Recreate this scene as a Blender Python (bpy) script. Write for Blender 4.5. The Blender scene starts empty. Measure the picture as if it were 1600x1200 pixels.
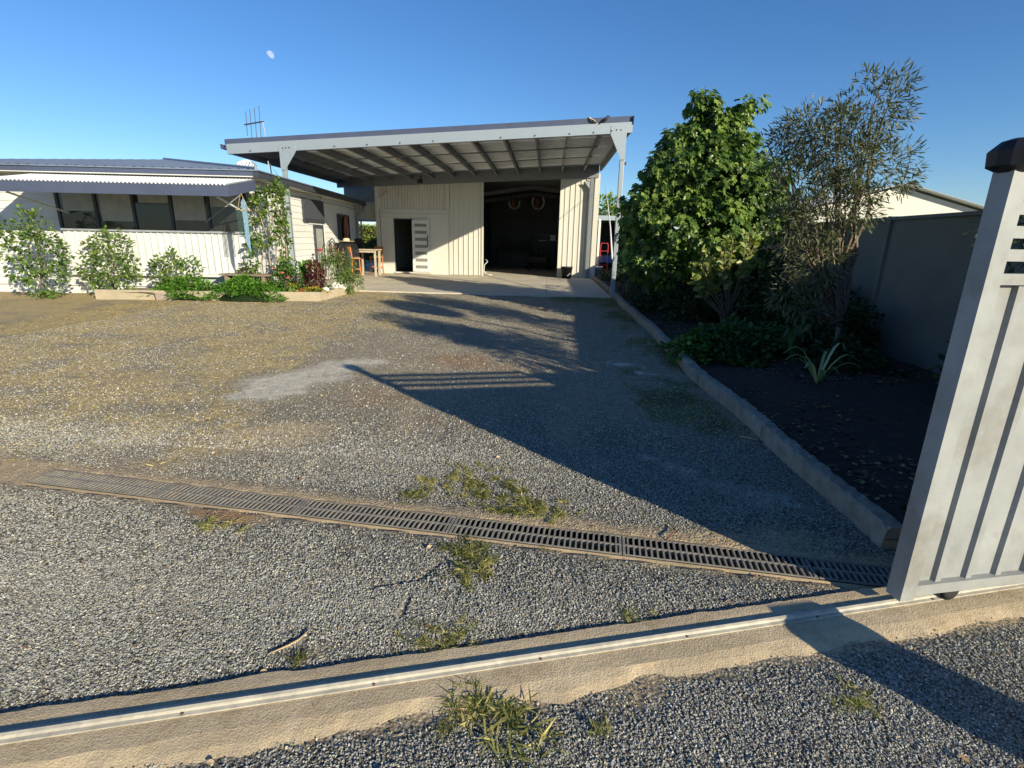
import bpy, math, random
import numpy as np
from mathutils import Vector, Matrix
random.seed(7); rng = np.random.default_rng(7)
R_ = math.radians
scene = bpy.context.scene
col = scene.collection

# ------------------------------------------------------------------ camera
cam_d = bpy.data.cameras.new('camera'); cam = bpy.data.objects.new('camera', cam_d); col.objects.link(cam)
scene.camera = cam
PITCH, YAW, ROLL = R_(15.7), R_(3.6), R_(-1.2)
fw = Vector((-math.sin(YAW)*math.cos(PITCH), math.cos(YAW)*math.cos(PITCH), -math.sin(PITCH)))
r0 = Vector((math.cos(YAW), math.sin(YAW), 0)); u0 = r0.cross(fw)
rr = r0*math.cos(ROLL)+u0*math.sin(ROLL); uu = u0*math.cos(ROLL)-r0*math.sin(ROLL)
rr, uu = Vector((0.99745201,0.06843259,0.02016109)), Vector((-0.03788851,0.26869226,0.96248061))
fw = uu.cross(rr)
CAMP = Vector((0, 0, 1.31))
cam.matrix_world = Matrix(((rr.x,uu.x,-fw.x,0),(rr.y,uu.y,-fw.y,0),(rr.z,uu.z,-fw.z,CAMP.z),(0,0,0,1)))
cam_d.sensor_width = 36; cam_d.lens = 36*797/1600; cam_d.clip_end = 3000; cam_d.clip_start = .05

# ------------------------------------------------------------------ light
EL = R_(18.6); AZ = math.atan2(.725, -.689)          # towards the sun: (+x, -y)
SUN = Vector((.725*math.cos(EL), -.689*math.cos(EL), math.sin(EL))).normalized()
w = bpy.data.worlds.new('World'); scene.world = w; w.use_nodes = True
nt = w.node_tree; nt.nodes.clear()
sky = nt.nodes.new('ShaderNodeTexSky'); sky.sky_type = 'NISHITA'; sky.sun_disc = False
sky.sun_elevation = EL; sky.sun_rotation = AZ; sky.air_density = 1.0; sky.dust_density = .1; sky.ozone_density = 5.0; sky.altitude = 30
bg = nt.nodes.new('ShaderNodeBackground'); bg.inputs[1].default_value = .108
out = nt.nodes.new('ShaderNodeOutputWorld'); hs_ = nt.nodes.new('ShaderNodeHueSaturation'); hs_.inputs['Hue'].default_value = .505; hs_.inputs['Saturation'].default_value = 1.12; hs_.inputs['Value'].default_value = .92; nt.links.new(sky.outputs[0], hs_.inputs['Color']); nt.links.new(hs_.outputs[0], bg.inputs[0]); nt.links.new(bg.outputs[0], out.inputs[0])
sd = bpy.data.lights.new('sun', 'SUN'); sd.energy = 4.8; sd.angle = R_(.55); sd.color = (1, .90, .68)
so = bpy.data.objects.new('sun', sd); col.objects.link(so); so.rotation_euler = SUN.to_track_quat('Z', 'Y').to_euler()
scene.view_settings.view_transform = 'Standard'; scene.view_settings.look = 'None'
scene.view_settings.exposure = .6; scene.view_settings.gamma = 1

# ------------------------------------------------------------------ helpers
def tag(o, label=None, cat=None, group=None, kind=None):
    if label: o['label'] = label
    if cat: o['category'] = cat
    if group: o['group'] = group
    if kind: o['kind'] = kind
    return o
def empty(name, loc, label, cat, group=None, rz=0):
    o = bpy.data.objects.new(name, None); col.objects.link(o); o.location = loc; o.rotation_euler = (0,0,rz)
    o.empty_display_size = .1
    return tag(o, label, cat, group)
def link(name, me, parent=None, loc=None, rot=None):
    o = bpy.data.objects.new(name, me); col.objects.link(o)
    if parent: o.parent = parent
    if loc is not None: o.location = loc
    if rot is not None: o.rotation_euler = rot
    return o
def npmesh(name, V, Fs, mat, smooth=False, colors=None):
    """V (n,3); Fs = list of (m,k) int arrays"""
    me = bpy.data.meshes.new(name)
    V = np.asarray(V, dtype=np.float32)
    me.vertices.add(len(V)); me.vertices.foreach_set('co', V.ravel())
    if not isinstance(Fs, list): Fs = [Fs]
    Fs = [np.asarray(f, dtype=np.int32) for f in Fs if len(f)]
    nl = sum(f.size for f in Fs); npol = sum(len(f) for f in Fs)
    me.loops.add(nl); me.loops.foreach_set('vertex_index', np.concatenate([f.ravel() for f in Fs]))
    me.polygons.add(npol)
    st = []; s = 0
    for f in Fs:
        st.append(s+np.arange(len(f))*f.shape[1]); s += f.size
    me.polygons.foreach_set('loop_start', np.concatenate(st).astype(np.int32))
    me.update(calc_edges=True)
    me.polygons.foreach_set('use_smooth', np.full(npol, bool(smooth)))
    if colors is not None:
        a = me.color_attributes.new('Col', 'FLOAT_COLOR', 'POINT')
        c = np.ones((len(V), 4), dtype=np.float32); c[:, :colors.shape[1]] = colors
        a.data.foreach_set('color', c.ravel())
    me.materials.append(mat)
    return me
class MB:
    def __init__(s): s.v = []; s.f = []
    def add(s, vs, fs):
        b = len(s.v); s.v += [tuple(p) for p in vs]; s.f += [[b+i for i in f] for f in fs]; return s
    def box(s, x0, x1, y0, y1, z0, z1, M=None):
        vs = [Vector(p) for p in [(x0,y0,z0),(x1,y0,z0),(x1,y1,z0),(x0,y1,z0),(x0,y0,z1),(x1,y0,z1),(x1,y1,z1),(x0,y1,z1)]]
        if M is not None: vs = [M @ p for p in vs]
        return s.add(vs, [(0,3,2,1),(4,5,6,7),(0,1,5,4),(1,2,6,5),(2,3,7,6),(3,0,4,7)])
    def bar(s, a, b, w, h, up=(0,0,1)):
        a = Vector(a); b = Vector(b); d = (b-a).normalized(); u = Vector(up)
        if abs(d.dot(u)) > .99: u = Vector((1,0,0))
        x = d.cross(u).normalized(); z = x.cross(d)
        vs = []
        for p in (a, b):
            for i, j in ((-1,-1),(1,-1),(1,1),(-1,1)): vs.append(p+x*i*w/2+z*j*h/2)
        return s.add(vs, [(3,2,1,0),(4,5,6,7),(0,1,5,4),(1,2,6,5),(2,3,7,6),(3,0,4,7)])
    def prism(s, poly, d):
        """poly: list of 3D points (planar), extruded by vector d"""
        d = Vector(d); n = len(poly); p = [Vector(q) for q in poly]
        vs = p+[q+d for q in p]
        fs = [tuple(range(n))[::-1], tuple(range(n, 2*n))]+[(i,(i+1)%n,n+(i+1)%n,n+i) for i in range(n)]
        return s.add(vs, fs)
    def tube(s, pts, rad, n=8, cap=True):
        P = [Vector(p) for p in pts]
        if not hasattr(rad, '__len__'): rad = [rad]*len(P)
        prev = None; rings = []
        for i, p in enumerate(P):
            d = (P[min(i+1,len(P)-1)]-P[max(i-1,0)]).normalized()
            if prev is None: x = d.orthogonal().normalized()
            else:
                x = prev-d*prev.dot(d)
                x = x.normalized() if x.length > 1e-6 else d.orthogonal().normalized()
            prev = x; y = d.cross(x)
            rings.append([p+(x*math.cos(t)+y*math.sin(t))*rad[i] for t in [2*math.pi*k/n for k in range(n)]])
        vs = [q for r in rings for q in r]; fs = []
        for i in range(len(P)-1):
            for k in range(n): fs.append((i*n+k, i*n+(k+1)%n, (i+1)*n+(k+1)%n, (i+1)*n+k))
        if cap: fs.append(tuple(range(n))[::-1]); fs.append(tuple((len(P)-1)*n+k for k in range(n)))
        return s.add(vs, fs)
    def lathe(s, prof, c, n=16, M=None):
        vs = []; fs = []
        for r, z in prof:
            for k in range(n):
                t = 2*math.pi*k/n; q = Vector((r*math.cos(t), r*math.sin(t), z))
                if M is not None: q = M @ q
                vs.append(q+Vector(c))
        for i in range(len(prof)-1):
            for k in range(n): fs.append((i*n+k, i*n+(k+1)%n, (i+1)*n+(k+1)%n, (i+1)*n+k))
        fs.append(tuple(range(n))[::-1]); fs.append(tuple((len(prof)-1)*n+k for k in range(n)))
        return s.add(vs, fs)
    def mesh(s, name, mat, smooth=False):
        me = bpy.data.meshes.new(name); me.from_pydata([tuple(v) for v in s.v], [], s.f); me.materials.append(mat)
        me.update()
        me.polygons.foreach_set('use_smooth', [bool(smooth)]*len(me.polygons))
        return me
    def build(s, name, mat, parent=None, smooth=False, loc=None, rot=None, bevel=0):
        o = link(name, s.mesh(name, mat, smooth), parent, loc, rot)
        if bevel:
            m = o.modifiers.new('bevel', 'BEVEL'); m.width = bevel; m.segments = 2; m.limit_method = 'ANGLE'
        return o

# value noise
def vn(x, y, seed=0):
    x = np.asarray(x, float); y = np.asarray(y, float)
    xi = np.floor(x).astype(np.int64); yi = np.floor(y).astype(np.int64); fx = x-xi; fy = y-yi
    fx = fx*fx*(3-2*fx); fy = fy*fy*(3-2*fy)
    def h(a, b):
        n = (a*374761393+b*668265263+seed*1442695041) & 0xffffffff
        n = ((n ^ (n >> 13))*1274126177) & 0xffffffff
        return ((n ^ (n >> 16)) & 0xffff)/65535.
    return (h(xi,yi)*(1-fx)+h(xi+1,yi)*fx)*(1-fy)+(h(xi,yi+1)*(1-fx)+h(xi+1,yi+1)*fx)*fy
def fbm(x, y, sc, seed=0, o=4):
    r = 0; a = .5; t = 0
    for i in range(o):
        r = r+a*vn(x*sc*2**i, y*sc*2**i, seed+i*17); t += a; a *= .55
    return r/t
def sst(a, b, x):
    t = np.clip((x-a)/(b-a), 0, 1); return t*t*(3-2*t)

# ------------------------------------------------------------------ materials
def nodes(name):
    m = bpy.data.materials.new(name); m.use_nodes = True; t = m.node_tree
    return m, t, t.nodes['Principled BSDF'], t.nodes['Material Output']
def ramp(t, pts):
    r = t.nodes.new('ShaderNodeValToRGB'); e = r.color_ramp.elements
    while len(e) < len(pts): e.new(.5)
    for i, (p, c) in enumerate(pts): e[i].position = p; e[i].color = (*c, 1)
    return r
def noise(t, sc, detail=4, rough=.55, co=None):
    n = t.nodes.new('ShaderNodeTexNoise'); n.inputs['Scale'].default_value = sc
    n.inputs['Detail'].default_value = detail; n.inputs['Roughness'].default_value = rough
    if co: t.links.new(co, n.inputs['Vector'])
    return n
def mixc(t, fac, a, b, mode='MIX'):
    m = t.nodes.new('ShaderNodeMix'); m.data_type = 'RGBA'; m.blend_type = mode
    for inp, v in ((m.inputs[0], fac), (m.inputs[6], a), (m.inputs[7], b)):
        if hasattr(v, 'is_linked') or hasattr(v, 'links'): t.links.new(v, inp)
        elif isinstance(v, (int, float)): inp.default_value = v
        else: inp.default_value = (*v, 1)
    return m.outputs[2]
def math_(t, op, a, b=0):
    m = t.nodes.new('ShaderNodeMath'); m.operation = op
    for inp, v in ((m.inputs[0], a), (m.inputs[1], b)):
        if isinstance(v, (int, float)): inp.default_value = v
        else: t.links.new(v, inp)
    return m.outputs[0]
def geo_pos(t): return t.nodes.new('ShaderNodeNewGeometry').outputs['Position']
def M(name, c, rough=.7, metal=0, var=.15, sc=6, bump=.1, bsc=60, dirt=None, dsc=1.5, spec=.4, stretch=None):
    m, t, p, o = nodes(name)
    pos = geo_pos(t)
    if stretch:
        mp = t.nodes.new('ShaderNodeMapping'); mp.inputs['Scale'].default_value = stretch; t.links.new(pos, mp.inputs[0]); pos = mp.outputs[0]
    n = noise(t, sc, 5, .6, pos)
    c = np.array(c)
    r = ramp(t, [(.3, tuple(c*(1-var))), (.7, tuple(np.minimum(c*(1+var), 1)))]); t.links.new(n.outputs[0], r.inputs[0])
    cc = r.outputs[0]
    if dirt is not None:
        n2 = noise(t, dsc, 8, .65, pos); r2 = ramp(t, [(.48, (0,0,0)), (.68, (1,1,1))]); t.links.new(n2.outputs[0], r2.inputs[0])
        f = math_(t, 'MULTIPLY', r2.outputs[0], dirt[1]); cc = mixc(t, f, cc, dirt[0])
    t.links.new(cc, p.inputs['Base Color'])
    p.inputs['Roughness'].default_value = rough; p.inputs['Metallic'].default_value = metal
    p.inputs['Specular IOR Level'].default_value = spec
    if bump:
        nb = noise(t, bsc, 4, .6, geo_pos(t)); b = t.nodes.new('ShaderNodeBump'); b.inputs['Strength'].default_value = bump; b.inputs['Distance'].default_value = .004
        t.links.new(nb.outputs[0], b.inputs['Height']); t.links.new(b.outputs[0], p.inputs['Normal'])
    return m
def leafmat(name, c, var=.35, trans=.3, rough=.45, hue=None, sc=3.5):
    m, t, p, o = nodes(name)
    at = t.nodes.new('ShaderNodeAttribute'); at.attribute_name = 'Col'
    sep = t.nodes.new('ShaderNodeSeparateColor'); t.links.new(at.outputs['Color'], sep.inputs[0])
    c = np.array(c); c2 = np.array(hue if hue is not None else c*np.array([1.6,1.25,1.0]))
    r = ramp(t, [(0, tuple(c*(1-var))), (.55, tuple(c)), (1, tuple(c2))]); t.links.new(sep.outputs[0], r.inputs[0])
    t.links.new(r.outputs[0], p.inputs['Base Color']); p.inputs['Roughness'].default_value = rough; p.inputs['Specular IOR Level'].default_value = .35
    tr = t.nodes.new('ShaderNodeBsdfTranslucent'); 
    tc = mixc(t, 1.0, r.outputs[0], (1.5,1.7,.6), 'MULTIPLY'); t.links.new(tc, tr.inputs[0])
    mx = t.nodes.new('ShaderNodeMixShader'); mx.inputs[0].default_value = trans
    t.links.new(p.outputs[0], mx.inputs[1]); t.links.new(tr.outputs[0], mx.inputs[2]); t.links.new(mx.outputs[0], o.inputs[0])
    return m

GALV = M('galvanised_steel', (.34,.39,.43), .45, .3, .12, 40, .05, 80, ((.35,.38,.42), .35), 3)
GALVD = M('galvanised_shade_darkened', (.20,.215,.235), .5, .2, .15, 25, .05, 80)  # darker copy of the galvanised steel, shade under the roof put into its colour
ZINC = M('zincalume_sheet', (.76,.79,.82), .5, .1, .12, 3, .03, 50, ((.4,.38,.35), .4), .8)
CAPB = M('blue_grey_colour_steel', (.07,.085,.14), .45, 0, .1, 3, .02, 50)
CREAM = M('cream_colour_steel', (.58,.565,.50), .5, 0, .06, 1.2, .03, 40, ((.52,.45,.33), .35), 1.1, stretch=(1,1,.35))
CREAMP = M('cream_painted_board', (.60,.59,.53), .6, 0, .05, 1.0, .06, 90, ((.58,.5,.37), .3), .9)
WHITEB = M('weatherboard_paint', (.63,.635,.62), .6, 0, .05, 2, .08, 120, ((.58,.55,.48), .4), 1.6, stretch=(.5,.5,2))
DARKT = M('dark_trim', (.045,.05,.065), .45, 0, .15, 8, .03, 60)
BLINDM = M('dark_blind_fabric', (.05,.055,.07), .75, 0, .2, 30, .1, 150)
ROOFM = M('house_roof_steel', (.20,.24,.31), .45, .2, .1, 4, .03, 40, ((.14,.17,.22),.4), 1)
BLACK = M('black_plastic', (.012,.012,.014), .5, 0, .3, 20, .1, 90)
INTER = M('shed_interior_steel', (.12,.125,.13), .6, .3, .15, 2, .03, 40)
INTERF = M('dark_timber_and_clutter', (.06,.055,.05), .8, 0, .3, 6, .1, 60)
WHITEP = M('white_plastic', (.75,.75,.73), .45, 0, .04, 6, .02, 60)
REDP = M('red_paint', (.45,.04,.03), .45, 0, .15, 8, .03, 60)
BLUEP = M('blue_paint', (.05,.14,.4), .35, 0, .1, 6, .02, 60)
ORANGEW = M('orange_stained_timber', (.52,.20,.06), .5, 0, .2, 12, .1, 60, stretch=(4,4,.6))
PALEW = M('weathered_pale_timber', (.48,.40,.30), .7, 0, .2, 14, .15, 60)
MIDW = M('weathered_timber', (.25,.19,.14), .8, 0, .25, 14, .2, 60)
STRAW = M('straw_hat', (.62,.5,.33), .8, 0, .15, 60, .3, 200)
BARK = M('grey_brown_bark', (.17,.13,.10), .9, 0, .3, 18, .6, 60)
BARKL = M('pale_stem_bark', (.34,.28,.21), .85, 0, .25, 18, .5, 60)
ROCKW = M('white_painted_rock', (.72,.70,.64), .8, 0, .15, 12, .4, 60)
ROCKP = M('pinkish_rock', (.45,.32,.24), .85, 0, .25, 12, .5, 50)
RUBBER = M('tyre_rubber', (.02,.02,.02), .8, 0, .2, 12, .2, 60)
FENCEM = M('fence_colour_steel', (.16,.17,.16), .5, 0, .1, 3, .03, 40, ((.1,.1,.09),.4), 1)
GATEM = M('gate_colour_steel', (.30,.31,.305), .55, 0, .15, 5, .06, 70, ((.19,.17,.14),.65), 3.5)
TEALC = M('faded_blue_fabric', (.20,.34,.45), .8, 0, .2, 20, .2, 120)
ROPE = M('jute_rope', (.42,.33,.2), .9, 0, .2, 30, .3, 200)
GLASSD = M('dark_window_glass', (.02,.022,.025), .08, 0, .1, 2, 0, 10, spec=.6)
FROST = M('frosted_glass', (.30,.32,.30), .25, 0, .1, 2, 0, 10)
FLOWERP = leafmat('pink_petals', (.75,.16,.20), .25, .25, hue=(.85,.35,.35))
L_FIG = leafmat('fig_leaves', (.095,.165,.035), .65, .24, .36, hue=(.32,.40,.09))
L_OLIVE = leafmat('olive_leaves', (.11,.125,.065), .45, .2, .5, hue=(.27,.25,.16))
L_DARK = leafmat('dark_shrub_leaves', (.03,.06,.02), .4, .2, .5, hue=(.07,.10,.03))
L_VINE = leafmat('vine_leaves', (.11,.19,.04), .5, .3, hue=(.30,.36,.10))
L_BRIGHT = leafmat('bright_ground_cover_leaves', (.09,.24,.025), .5, .3, hue=(.2,.36,.05))
L_COLEUS = leafmat('purple_coleus_leaves', (.10,.022,.03), .5, .25, hue=(.22,.12,.05))
L_YEL = leafmat('yellow_green_leaves', (.36,.36,.04), .5, .25, hue=(.5,.42,.06))
L_BROWN = leafmat('bronze_leaves', (.16,.10,.05), .5, .2, hue=(.25,.22,.08))
L_BIG = leafmat('broad_leaf_green', (.07,.17,.03), .45, .25, .35, hue=(.22,.32,.07))
L_YLEAF = leafmat('yellow_leaf', (.6,.36,.04), .2, .3, hue=(.65,.42,.06))
L_HEDGE = leafmat('hedge_leaves', (.16,.26,.03), .5, .3, hue=(.36,.42,.05))
L_GRASS = leafmat('grass_blades', (.22,.23,.06), .65, .3, .55, hue=(.70,.58,.24))
L_STRAW = leafmat('dry_grass_blades', (.46,.35,.11), .5, .15, .7, hue=(.70,.56,.24))
L_PALEG = leafmat('striped_strap_leaves', (.28,.36,.16), .4, .25, hue=(.5,.52,.3))
L_TIPS = leafmat('shrub_tip_leaves', (.22,.28,.07), .45, .25, hue=(.42,.36,.13))

# concrete
def concrete(name, c, stain, st=.6, bs=.35):
    m, t, p, o = nodes(name); pos = geo_pos(t)
    n1 = noise(t, 1.1, 8, .62, pos); n2 = noise(t, 9, 6, .7, pos); n3 = noise(t, 160, 3, .6, pos)
    c = np.array(c)
    r1 = ramp(t, [(.35, tuple(c*.86)), (.65, tuple(c*1.1))]); t.links.new(n1.outputs[0], r1.inputs[0])
    r2 = ramp(t, [(.45, (0,0,0)), (.75, (1,1,1))]); t.links.new(n2.outputs[0], r2.inputs[0])
    cc = mixc(t, math_(t, 'MULTIPLY', r2.outputs[0], st), r1.outputs[0], stain)
    r3 = ramp(t, [(.3, (.8,.8,.8)), (.7, (1.12,1.12,1.12))]); t.links.new(n3.outputs[0], r3.inputs[0])
    cc = mixc(t, 1.0, cc, r3.outputs[0], 'MULTIPLY')
    t.links.new(cc, p.inputs['Base Color']); p.inputs['Roughness'].default_value = .88; p.inputs['Specular IOR Level'].default_value = .25
    b = t.nodes.new('ShaderNodeBump'); b.inputs['Strength'].default_value = bs; b.inputs['Distance'].default_value = .004
    hh = math_(t, 'ADD', n3.outputs[0], n2.outputs[0]); t.links.new(hh, b.inputs['Height']); t.links.new(b.outputs[0], p.inputs['Normal'])
    return m
CONC = concrete('slab_concrete', (.60,.54,.43), (.46,.40,.31), .5)
SANDB = concrete('packed_sand_border', (.38,.29,.18), (.22,.17,.11), .8)
SLEEP = concrete('sleeper_concrete', (.44,.37,.26), (.30,.26,.18), .6)
KERBM = concrete('old_kerb_concrete', (.34,.29,.23), (.13,.13,.10), .75)
STRIPM = concrete('sandy_strip_concrete', (.54,.43,.28), (.34,.25,.15), .8, 1.0)
RAILM = M('painted_track_steel', (.42,.385,.31), .6, .0, .2, 14, .1, 60, ((.26,.25,.22), .8), 18)
GRATEM = M('dusty_plastic_grate', (.21,.195,.17), .7, 0, .25, 20, .1, 90, ((.30,.25,.18), .6), 12)
PITM = M('drain_pit_dark', (.02,.018,.015), .9, 0, .2, 20, 0, 90)

# ground
def ground_mat():
    m, t, p, o = nodes('gravel_ground'); pos = geo_pos(t)
    at = t.nodes.new('ShaderNodeAttribute'); at.attribute_name = 'Col'
    sep = t.nodes.new('ShaderNodeSeparateColor'); t.links.new(at.outputs['Color'], sep.inputs[0])
    at2 = t.nodes.new('ShaderNodeAttribute'); at2.attribute_name = 'Col2'
    sep2 = t.nodes.new('ShaderNodeSeparateColor'); t.links.new(at2.outputs['Color'], sep2.inputs[0])
    vo = t.nodes.new('ShaderNodeTexVoronoi'); vo.inputs['Scale'].default_value = 75; t.links.new(pos, vo.inputs['Vector'])
    vs = t.nodes.new('ShaderNodeSeparateColor'); t.links.new(vo.outputs['Color'], vs.inputs[0])
    stone = ramp(t, [(0, (.10,.10,.092)), (.35, (.22,.215,.19)), (.7, (.34,.33,.285)), (1, (.56,.53,.45))]); t.links.new(vs.outputs[0], stone.inputs[0])
    gap = ramp(t, [(.0, (1,1,1)), (.45, (.9,.9,.9)), (.8, (.45,.43,.40))]); t.links.new(math_(t,'MULTIPLY',vo.outputs['Distance'],1.3), gap.inputs[0])
    c = mixc(t, 1.0, stone.outputs[0], gap.outputs[0], 'MULTIPLY')
    nf = noise(t, 55, 6, .75, pos); nm = noise(t, 6, 8, .7, pos)
    # brownish fines
    fr = ramp(t, [(.35, (.21,.175,.12)), (.65, (.47,.39,.27))]); t.links.new(nf.outputs[0], fr.inputs[0])
    def mk(chan, lo=.35, hi=.65, n=nm):   # mask broken up by noise
        a = math_(t, 'ADD', chan, math_(t, 'MULTIPLY', math_(t, 'SUBTRACT', n.outputs[0], .5), 1.1))
        mr = t.nodes.new('ShaderNodeMapRange'); mr.inputs[1].default_value = lo; mr.inputs[2].default_value = hi; t.links.new(a, mr.inputs[0]); return mr.outputs[0]
    brown = mk(sep2.outputs[0], .2, .9, nf)
    c = mixc(t, math_(t,'MULTIPLY',brown,.8), c, fr.outputs[0])
    sand = ramp(t, [(.3, (.38,.28,.165)), (.7, (.60,.47,.30))]); t.links.new(nf.outputs[0], sand.inputs[0])
    c = mixc(t, math_(t,'MULTIPLY',mk(sep.outputs[0], .35, .7, nf),.9), c, sand.outputs[0])
    pale = ramp(t, [(.35, (.44,.39,.30)), (.6, (.78,.72,.60))]); t.links.new(nf.outputs[0], pale.inputs[0])
    c = mixc(t, math_(t,'MULTIPLY',mk(sep.outputs[2], .3, .95, nf),.85), c, pale.outputs[0])
    straw = ramp(t, [(.3, (.22,.165,.08)), (.5, (.50,.38,.19)), (.75, (.70,.56,.30))]); t.links.new(nf.outputs[0], straw.inputs[0])
    c = mixc(t, math_(t,'MULTIPLY',mk(sep.outputs[1], .4, .75, nf),.85), c, straw.outputs[0])
    red = ramp(t, [(.35, (.22,.12,.06)), (.65, (.42,.25,.13))]); t.links.new(nf.outputs[0], red.inputs[0])
    c = mixc(t, math_(t,'MULTIPLY',mk(sep2.outputs[1], .25, .8, nf),.8), c, red.outputs[0])
    grn = ramp(t, [(.35, (.035,.05,.015)), (.65, (.11,.12,.04))]); t.links.new(nf.outputs[0], grn.inputs[0])
    c = mixc(t, math_(t,'MULTIPLY',mk(sep2.outputs[2], .35, .7, nf),.85), c, grn.outputs[0])
    nL = noise(t, 13, 5, .7, pos); rL = ramp(t, [(.3,(.72,.72,.73)),(.7,(1.18,1.17,1.14))]); t.links.new(nL.outputs[0], rL.inputs[0]); c = mixc(t, 1.0, c, rL.outputs[0], 'MULTIPLY')
    t.links.new(c, p.inputs['Base Color']); p.inputs['Roughness'].default_value = .9; p.inputs['Specular IOR Level'].default_value = .2
    b = t.nodes.new('ShaderNodeBump'); b.inputs['Strength'].default_value = .9; b.inputs['Distance'].default_value = .009
    h = math_(t, 'SUBTRACT', nf.outputs[0], math_(t,'MULTIPLY',vo.outputs['Distance'],.9))
    t.links.new(h, b.inputs['Height']); t.links.new(b.outputs[0], p.inputs['Normal'])
    return m
GROUND = ground_mat()
def stone_mat():
    m, t, p, o = nodes('blue_grey_gravel_stone')
    at = t.nodes.new('ShaderNodeAttribute'); at.attribute_name = 'Col'; 
    t.links.new(at.outputs['Color'], p.inputs['Base Color']); p.inputs['Roughness'].default_value = .8; p.inputs['Specular IOR Level'].default_value = .3
    return m
STONEM = stone_mat()
SOILM = M('dark_garden_soil', (.035,.026,.02), .95, 0, .5, 30, 1, 60, ((.07,.05,.035), .6), 14)
MULCH = M('stony_mulch', (.30,.25,.20), .95, 0, .5, 45, 1, 70, ((.13,.09,.06), .7), 10)
FARG = M('far_grass_ground', (.14,.13,.06), .95, 0, .3, .6, .2, 20, ((.22,.18,.10), .6), .2)

# ------------------------------------------------------------------ ground
def gz(y): return np.minimum(-.03, np.maximum(-.2, -.2+.17*(y-3)/10.))
def track_y(x): return 1.53+.285*(x+.07)
def drain_y(x): return 2.44-.1145*(x+.345)
def rell(x, y, cx, cy, rx, ry, a=0):
    a = math.radians(a); dx = x-cx; dy = y-cy
    u = dx*math.cos(a)+dy*math.sin(a); v = -dx*math.sin(a)+dy*math.cos(a)
    return np.exp(-((u/rx)**2+(v/ry)**2))
def groove(x, y, pts, w):
    d = np.full(np.shape(x), 9.)
    for (ax, ay), (bx, by) in zip(pts[:-1], pts[1:]):
        vx, vy = bx-ax, by-ay; L = vx*vx+vy*vy
        tt = np.clip(((x-ax)*vx+(y-ay)*vy)/L, 0, 1); d = np.minimum(d, np.hypot(x-ax-tt*vx, y-ay-tt*vy))
    return np.exp(-(d/w)**2)
def height(x, y):
    h = gz(y)+(fbm(x, y, .7, 3)-.5)*.035+(fbm(x, y, 5, 9)-.5)*.012
    h = h-.012*groove(x, y, [(-.72,1.92),(-.53,2.0),(-.46,2.13),(-.33,2.18)], .018)-.012*groove(x, y, [(-.55,1.75),(-.55,1.86)], .012)
    h = h-.010*groove(x, y, [(-.95,4.5),(-.8,4.1),(-.78,3.7)], .025)-.008*groove(x, y, [(-.6,4.5),(-.55,4.0),(-.6,3.6)], .02)
    for xc in (-1.25, .05):
        h = h-.014*np.exp(-((x-xc-.15*np.sin(y*.35))/.17)**2)*sst(2.7,4.2,y)
    # flat beside the drain and the gate track
    dd = np.abs(y-drain_y(x)); h = np.where(dd < .3, (h-(-.205))*sst(.09, .3, dd)+(-.205), h)
    ds = np.abs(y-track_y(x)+.03); h = np.where(ds < .35, (h-(-.208))*sst(.12, .35, ds)+(-.208), h)
    h = np.where((dd < .085) & (x > -3.16) & (x < 1.72), -.30, h)
    return h
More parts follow.
